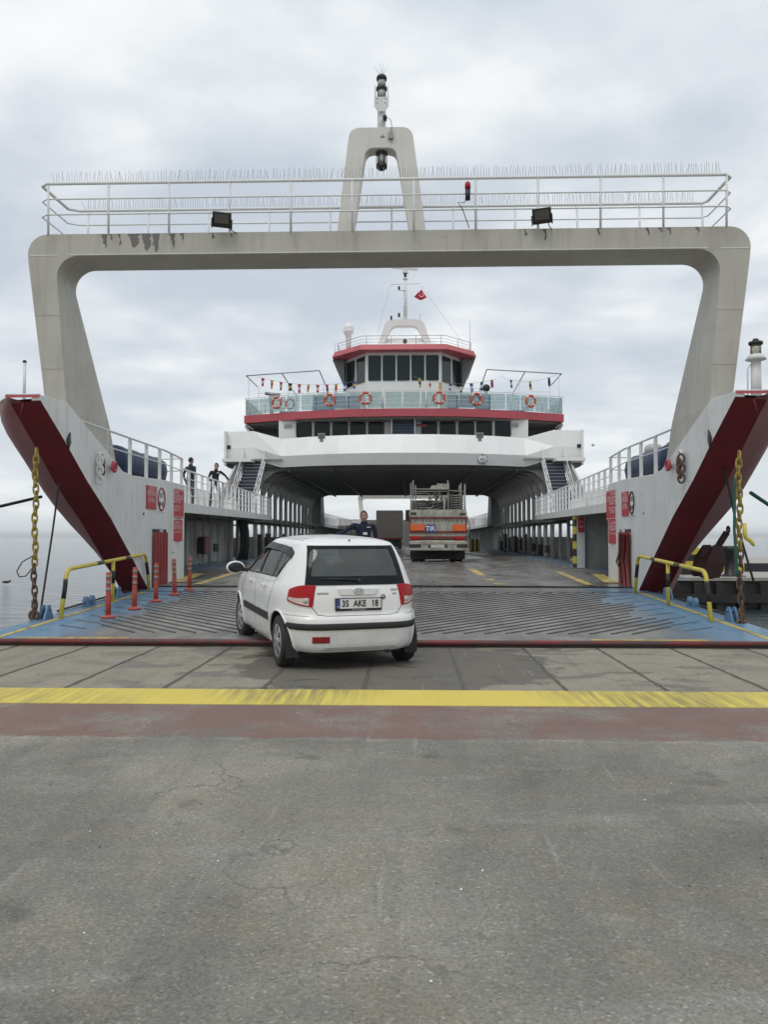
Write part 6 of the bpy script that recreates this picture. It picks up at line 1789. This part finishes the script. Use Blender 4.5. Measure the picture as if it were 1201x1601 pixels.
# wheels
def car_wheel(sg, y, steer=0):
    t = MB().mat('black_rubber').lathe([(.18, -.08), (.255, -.088), (.283, -.075), (.29, -.05), (.29, .05), (.283, .075), (.255, .088), (.18, .08)], (0, 0, 0), 40, 'x').build('wheel', car)
    t.location = (sg * .712, y, .285); t.rotation_euler = (0, 0, steer)
    b_ = MB().mat('dark_steel').lathe([(.185, sg * .06), (.17, sg * .03), (.02, sg * .03)], (0, 0, 0), 30, 'x')
    b_.mat('hub_silver').lathe([(.188, sg * .070), (.19, sg * .082), (.172, sg * .086), (.160, sg * .078)], (0, 0, 0), 36, 'x')
    b_.lathe([(.001, sg * .096), (.045, sg * .094), (.06, sg * .085), (.06, sg * .05)], (0, 0, 0), 20, 'x')
    for k in range(7):
        a = 2 * math.pi * k / 7 + .3; c_, s_ = math.cos(a), math.sin(a); w1, w2 = .030, .052
        q = []
        for (r_, w_, x) in ((.045, w1, .094), (.165, w2, .081)):
            for e in (-1, 1): q.append((sg * x, r_ * c_ - e * w_ * s_ * .5, r_ * s_ + e * w_ * c_ * .5))
        for (r_, w_, x) in ((.045, w1, .08), (.165, w2, .067)):
            for e in (-1, 1): q.append((sg * x, r_ * c_ - e * w_ * s_ * .5, r_ * s_ + e * w_ * c_ * .5))
        b_.add(q, [(0, 1, 3, 2), (4, 6, 7, 5), (0, 2, 6, 4), (1, 5, 7, 3), (2, 3, 7, 6), (0, 4, 5, 1)])
    b_.build('hubcap', t)
    tr = MB().mat('joint_tar')
    for k in (-.03, 0, .03): tr.torus((k, 0, 0), .2895, .003, 'x', 40, 5)
    tr.build('tread_groove', t)
for sg, y in WH: car_wheel(sg, y, 0 if y < 1 else R(3))
b_ = MB().mat('black_rubber')
for sg in (-1, 1): b_.box(*sorted((sg * .62, sg * .77)), .23, .245, .14, .34)
for sg in (-1, 1): b_.box(*sorted((sg * .62, sg * .78)), 2.70, 2.715, .14, .34)
b_.build('mud_flap', car)
MB().mat('black_plastic').box(-.55, .55, .2, 3.5, .17, .30).cyl((.35, .05, .2), (.35, .5, .2), .025).build('underbody', car)
# seats
b_ = MB().mat('seat_cloth')
def rbox(b_, x0, x1, y0, y1, z0, z1):
    b_.sphere(((x0 + x1) / 2, (y0 + y1) / 2, (z0 + z1) / 2), ((x1 - x0) / 2, (y1 - y0) / 2, (z1 - z0) / 2), 16, 10,
              fn=lambda p, d, c_=((x0 + x1) / 2, (y0 + y1) / 2, (z0 + z1) / 2), h_=((x1 - x0) / 2, (y1 - y0) / 2, (z1 - z0) / 2): [c_[i] + h_[i] * math.copysign(abs(d[i]) ** .4, d[i]) for i in range(3)])
rbox(b_, -.62, .62, .62, .78, .5, 1.02)
for x in (-.33, .33): rbox(b_, x - .13, x + .13, .64, .72, 1.05, 1.2)
b_.build('rear_seat', car)
for x in (-.36, .36):
    b_ = MB().mat('seat_cloth'); rbox(b_, x - .23, x + .23, 1.55, 1.70, .5, 1.10); rbox(b_, x - .13, x + .13, 1.56, 1.65, 1.13, 1.30); rbox(b_, x - .23, x + .23, 1.6, 2.1, .45, .62)
    b_.build('front_seat', car)
MB().mat('car_interior').box(-.65, .65, .22, .6, .5, .94).box(-.65, .65, 2.4, 2.7, .6, .96).build('parcel_shelf', car)
glasspane('windscreen', lambda x, z, off=0: cast((x, 6, z), (0, -1, 0), off), [(-.66, .985), (.66, .985), (.54, 1.37), (-.54, 1.37)], off=-.004)
car.location = (-.275, 9.30, 0.004); car.scale = (1.02, 1.02, 1.02)
car.rotation_euler = Euler((R(1.4), 0, R(19.5)), 'XYZ')
# keep the rear tyres on the ground while the nose climbs
Rm = car.rotation_euler.to_matrix(); low = Rm @ (Vector((0, .565, 0)) * 1.02); car.location.z = -low.z + .003

# ================================================================== PEOPLE
def limb_person(name, label, loc, rz_, H_, J, shirt, trousers, extra=None, hairmat='hair', headturn=0, lean_head=(0, 0)):
    """J: dict of joint positions in metres for a 1.75 m figure, facing -y"""
    t = empty(name, loc, (0, 0, rz_)); tag(t, label, 'person'); k_ = H_ / 1.75; t.scale = (k_,) * 3
    V_ = []; E_ = []; Rr_ = []; part = []
    def v(p, r_, pt):
        V_.append(Vector(p)); Rr_.append(r_ if isinstance(r_, tuple) else (r_, r_)); part.append(pt); return len(V_) - 1
    def e(a, c_): E_.append((a, c_))
    pel = v(J['pelvis'], (.155, .115), trousers)
    waist = v(Vector(J['pelvis']).lerp(Vector(J['chest']), .42), (.145, .11), shirt); e(pel, waist)
    chest = v(J['chest'], (.17, .12), shirt); e(waist, chest)
    nb = v(J['neckbase'], (.075, .07), shirt); e(chest, nb)
    nk = v(Vector(J['neckbase']).lerp(Vector(J['head']), .45), .052, 'skin'); e(nb, nk)
    hd = v(Vector(J['neckbase']).lerp(Vector(J['head']), .8), .05, 'skin'); e(nk, hd)
    for s_ in ('L', 'R'):
        sh = v(J['sh' + s_], .062, shirt); e(chest, sh)
        el = v(J['el' + s_], .045, shirt); m1 = v(Vector(J['sh' + s_]).lerp(Vector(J['el' + s_]), .5), .052, shirt); e(sh, m1); e(m1, el)
        wr0 = Vector(J['el' + s_]).lerp(Vector(J['wr' + s_]), .9); m2 = v(Vector(J['el' + s_]).lerp(Vector(J['wr' + s_]), .45), .042, shirt); e(el, m2)
        cu = v(wr0, .034, shirt); e(m2, cu)
        wr = v(J['wr' + s_], .026, 'skin'); e(cu, wr)
        d = (Vector(J['wr' + s_]) - Vector(J['el' + s_])).normalized(); side = d.cross(Vector((0, 1, .2))).normalized()
        pm = v(Vector(J['wr' + s_]) + d * .05, (.036, .02), 'skin'); e(wr, pm)
        dn = d.cross(side).normalized()
        for i, (o_, L_) in enumerate(((-.030, .075), (-.010, .085), (.010, .08), (.030, .062))):
            b0 = Vector(J['wr' + s_]) + d * .085 + side * o_; f1 = v(b0, .010, 'skin'); e(pm, f1)
            f2 = v(b0 + d * L_ * .5 + side * o_ * .15 + dn * .008, .009, 'skin'); e(f1, f2); f3 = v(b0 + d * L_ * .9 + side * o_ * .2 + dn * .028, .0075, 'skin'); e(f2, f3)
        th = v(Vector(J['wr' + s_]) + d * .045 - side * .045, .011, 'skin'); e(wr, th); th2 = v(Vector(J['wr' + s_]) + d * .085 - side * .06 + dn * .01, .009, 'skin'); e(th, th2)
        hp = v(J['hip' + s_], .092, trousers); e(pel, hp)
        kn = v(J['kn' + s_], .064, trousers); mt = v(Vector(J['hip' + s_]).lerp(Vector(J['kn' + s_]), .5), .082, trousers); e(hp, mt); e(mt, kn)
        cf = v(Vector(J['kn' + s_]).lerp(Vector(J['an' + s_]), .4), .06, trousers); e(kn, cf)
        an = v(J['an' + s_], .05, trousers); e(cf, an)
        ft = Vector(J.get('toe' + s_, Vector(J['an' + s_]) + Vector((0, -.17, -.05))))
        hl = v(Vector(J['an' + s_]) + Vector((0, .02, -.045)), (.042, .035), 'black_plastic'); e(an, hl)
        toe = v(ft, (.042, .028), 'black_plastic'); e(hl, toe)
    me = bpy.data.meshes.new('body'); me.from_pydata(V_, E_, []); o = bpy.data.objects.new('body', me); COL.objects.link(o)
    md = o.modifiers.new('s', 'SKIN')
    for i, r_ in enumerate(Rr_): me.skin_vertices[0].data[i].radius = r_
    me.skin_vertices[0].data[0].use_root = True
    md.use_smooth_shade = True; md.branch_smoothing = .3
    o.modifiers.new('u', 'SUBSURF').levels = 2
    m2 = bpy.data.meshes.new_from_object(o.evaluated_get(bpy.context.evaluated_depsgraph_get()))
    bpy.data.objects.remove(o)
    b_ = MB(); b_.smooth = True
    vs = [v_.co.copy() for v_ in m2.vertices]
    names = []
    for p in m2.polygons:
        c_ = p.center; best = min(range(len(V_)), key=lambda i: (V_[i] - c_).length - .5 * max(Rr_[i])); names.append(part[best])
    for nm in dict.fromkeys(names):
        b_.mat(nm)
    b_.v = [tuple(x) for x in vs]; b_.f = [list(p.vertices) for p in m2.polygons]; b_.mi = [b_.mats.index(n_) for n_ in names]; b_.sm = [True] * len(b_.f)
    # head with a face (looks along -y, turned by headturn)
    hc = Vector(J['head']) + Vector((0, 0, .03))
    T_ = Matrix.Translation(hc) @ Matrix.Rotation(headturn, 4, 'Z') @ Matrix.Rotation(lean_head[0], 4, 'X')
    b_.T = T_; b_.mat('skin')
    def face(p, d):
        x, y, z = p
        if z < -.02: k = 1 + (z + .02) * 2.2; x *= k; y = y * (1 + (z + .02) * 1.2) - .008
        if d[1] < 0:
            y += .008 * max(0, 1 - abs(z - .012) / .022) * (1 if .012 < abs(x) < .055 else 0)      # eye sockets
            y -= .024 * max(0, 1 - abs(x) / .02) * max(0, 1 - abs(z + .018) / .035)                   # nose
            y -= .006 * max(0, 1 - abs(x) / .035) * max(0, 1 - abs(z + .062) / .014)                  # lips
            y -= .010 * max(0, 1 - abs(x) / .04) * max(0, 1 - abs(z + .10) / .025)                    # chin
        return [x, y, z]
    b_.sphere((0, 0, 0), (.076, .097, .122), 36, 30, face)
    for sg in (-1, 1): b_.sphere((sg * .077, .01, -.005), (.010, .022, .034), 10, 8)
    b_.mat('white_plain')
    for sg in (-1, 1): b_.sphere((sg * .031, -.083, .012), (.013, .008, .008), 10, 7)
    b_.mat('hair')
    for sg in (-1, 1):
        b_.sphere((sg * .031, -.0905, .012), (.006, .003, .006), 8, 6); b_.bar((sg * .015, -.093, .034), (sg * .05, -.084, .036), .008, .009)
    b_.mat('lamp_clear').bar((-.024, -.101, -.062), (.024, -.101, -.062), .006, .006); b_.mats[-1] = 'skin'
    b_.T = None
    body = b_.build('body', t, recalc=False)
    h = MB().mat(hairmat); h.T = T_
    def hf(p, d):
        x, y, z = p
        if d[1] < -.25 and z < .075: y = max(y, -.055 + .0); z = max(z, .05)
        if z < -.03: z = -.03; x *= .95
        return [x, y, z]
    h.sphere((0, .008, .012), (.082, .10, .122), 26, 18, hf); h.T = None
    h.build('hair', t)
    # collar, belt, jacket hem
    c_ = MB().mat(shirt); nbv = Vector(J['neckbase'])
    c_.lathe([(.070, -.01), (.074, .035), (.066, .04), (.060, .0)], tuple(nbv + Vector((0, -.005, .0))), 20)
    pv = Vector(J['pelvis']).lerp(Vector(J['chest']), .06)
    c_.rings([[(pv.x + math.cos(a) * rx, pv.y + math.sin(a) * ry, pv.z + z) for a in [2 * math.pi * i / 24 for i in range(24)]] for (rx, ry, z) in ((.168, .128, -.06), (.172, .132, .0), (.158, .12, .12))], False, True)
    c_.build('jacket_hem', t)
    if extra: extra(t, J)
    return t
base = dict(pelvis=(0, 0, .95), chest=(0, .0, 1.28), neckbase=(0, .01, 1.47), head=(0, -.01, 1.60), shL=(.185, 0, 1.41), elL=(.23, .03, 1.13), wrL=(.22, -.06, .90),
            shR=(-.185, 0, 1.41), elR=(-.23, .03, 1.13), wrR=(-.22, -.06, .90), hipL=(.09, 0, .90), knL=(.10, -.01, .50), anL=(.11, .02, .09), hipR=(-.09, 0, .90), knR=(-.10, -.01, .50), anR=(-.11, .02, .09))
J = dict(base); J.update(neckbase=(0, .01, 1.46), head=(0, -.01, 1.565), shR=(-.20, -.01, 1.43), shL=(.20, 0, 1.43), elR=(-.42, -.06, 1.27), wrR=(-.66, -.16, 1.20), elL=(.255, .03, 1.15), wrL=(.30, -.10, .95))
def badge(t, J):
    MB().mat('white_plain').box(-.02, .07, -.137, -.13, 1.22, 1.27).build('id_badge', t)
    MB().mat('white_plain').box(.06, .14, -.128, -.122, 1.37, 1.385).build('chest_badge', t)
limb_person('person', 'person in a navy jacket with one arm stretched out behind the white car', tuple(ship(px_u(569, 17.7), 17.7, .285)), -SA + R(4), 1.79, J, 'navy_cloth', 'navy_cloth', badge, headturn=R(-4))
J = dict(base); J.update(pelvis=(0, .05, .93), chest=(.0, -.05, 1.25), neckbase=(.0, -.10, 1.42), head=(0, -.15, 1.53), shL=(.175, -.07, 1.37), elL=(.33, -.20, 1.22), wrL=(.40, -.42, 1.02), shR=(-.175, -.07, 1.37), elR=(-.25, .02, 1.12), wrR=(-.2, -.16, .98), knL=(.13, -.05, .5), anL=(.14, .0, .09), knR=(-.12, .05, .5), anR=(-.17, .12, .09))
def smallbadge(t, J): MB().mat('white_plain').box(.0, .1, -.185, -.175, 1.30, 1.325).build('chest_badge', t)
zw = lambda s_: 2.42 + (s_ - 22.2) * .0125
limb_person('person', 'person in black with a white chest stripe leaning a hand on the left walkway rail', tuple(ship(px_u(334, 29.2), 29.2, zw(29.2))), R(28), 1.66, J, 'black_cloth', 'grey_cloth', smallbadge, headturn=R(-45), lean_head=(R(10), 0))
J = dict(base); J.update(shL=(.18, .02, 1.40), elL=(.27, .08, 1.15), wrL=(.28, -.03, .93), elR=(-.27, .1, 1.13), wrR=(-.3, .1, .9), pelvis=(0, 0, .94))
limb_person('person', 'person in a dark blue jacket standing behind the left walkway rail, farther left', tuple(ship(px_u(295, 27.2), 27.2, zw(27.2) - .02)), R(150), 1.66, J, 'navy_cloth', 'grey_cloth')

# ================================================================== AIR
hz_ = MB().box(-5900, 5900, -2900, 8900, -4, 30).build('haze'); tag(hz_, kind='stuff')
m = bpy.data.materials.new('haze_air'); m.use_nodes = True; nt = m.node_tree; nt.nodes.clear()
vp = N(nt, 'ShaderNodeVolumePrincipled'); vp.inputs['Color'].default_value = (.95, .97, .985, 1); vp.inputs['Density'].default_value = .00022; vp.inputs['Anisotropy'].default_value = .2
mo_ = N(nt, 'ShaderNodeOutputMaterial'); nt.links.new(vp.outputs[0], mo_.inputs['Volume']); hz_.data.materials.append(m)
# ================================================================== one piece, one object
KEEP = ('bird_spikes', 'anti_slip_bars', 'links', 'lettering', 'white_bands', 'plate_number', 'number', 'numerals', 'symbol', 'badge_lettering', 'loose_tubes', 'frame_stack',
        'upright_frames', 'planks', 'stack', 'hoses', 'body', 'hair', 'hubcap', 'slab_joints', 'loose_grit', 'striped_kerb', 'striped_block', 'glass_panel', 'reflective_band', 'tread_groove', 'fender_posts', 'flag', 'emblem')
def split_pieces(o):
    me = o.data; n = len(me.vertices); par = list(range(n))
    def find(a):
        while par[a] != a: par[a] = par[par[a]]; a = par[a]
        return a
    for e_ in me.edges:
        a, c_ = find(e_.vertices[0]), find(e_.vertices[1])
        if a != c_: par[a] = c_
    isl = {}
    for i in range(n): isl.setdefault(find(i), []).append(i)
    if len(isl) < 2 or len(isl) > 150: return
    g = 0.03; box = []
    for k, vs in isl.items():
        co = [me.vertices[i].co for i in vs]
        box.append([[min(c_[j] for c_ in co) - g for j in range(3)], [max(c_[j] for c_ in co) + g for j in range(3)], {k}])
    ch = True
    while ch:
        ch = False
        for i in range(len(box)):
            for j in range(len(box) - 1, i, -1):
                A_, B_ = box[i], box[j]
                if all(A_[0][k] <= B_[1][k] and B_[0][k] <= A_[1][k] for k in range(3)):
                    A_[0] = [min(A_[0][k], B_[0][k]) for k in range(3)]; A_[1] = [max(A_[1][k], B_[1][k]) for k in range(3)]; A_[2] |= B_[2]; box.pop(j); ch = True
    if len(box) < 2 or len(box) > 40: return
    base = o.name.split('.')[0]
    for q in box[1:]:
        bm = bmesh.new(); bm.from_mesh(me); bm.verts.ensure_lookup_table()
        bmesh.ops.delete(bm, geom=[bm.verts[i] for i in range(n) if find(i) not in q[2]], context='VERTS')
        m2 = bpy.data.meshes.new(base); bm.to_mesh(m2); bm.free()
        for m_ in me.materials: m2.materials.append(m_)
        c_ = o.copy(); c_.data = m2; c_.name = base; COL.objects.link(c_); c_.parent = o.parent
    bm = bmesh.new(); bm.from_mesh(me); bm.verts.ensure_lookup_table()
    bmesh.ops.delete(bm, geom=[bm.verts[i] for i in range(n) if find(i) not in box[0][2]], context='VERTS')
    m2 = bpy.data.meshes.new(base); bm.to_mesh(m2); bm.free()
    for m_ in me.materials: m2.materials.append(m_)
    o.data = m2
for o in [x for x in list(bpy.data.objects) if x.type == 'MESH' and x.parent]:
    if o.name.split('.')[0] in KEEP: continue
    split_pieces(o)
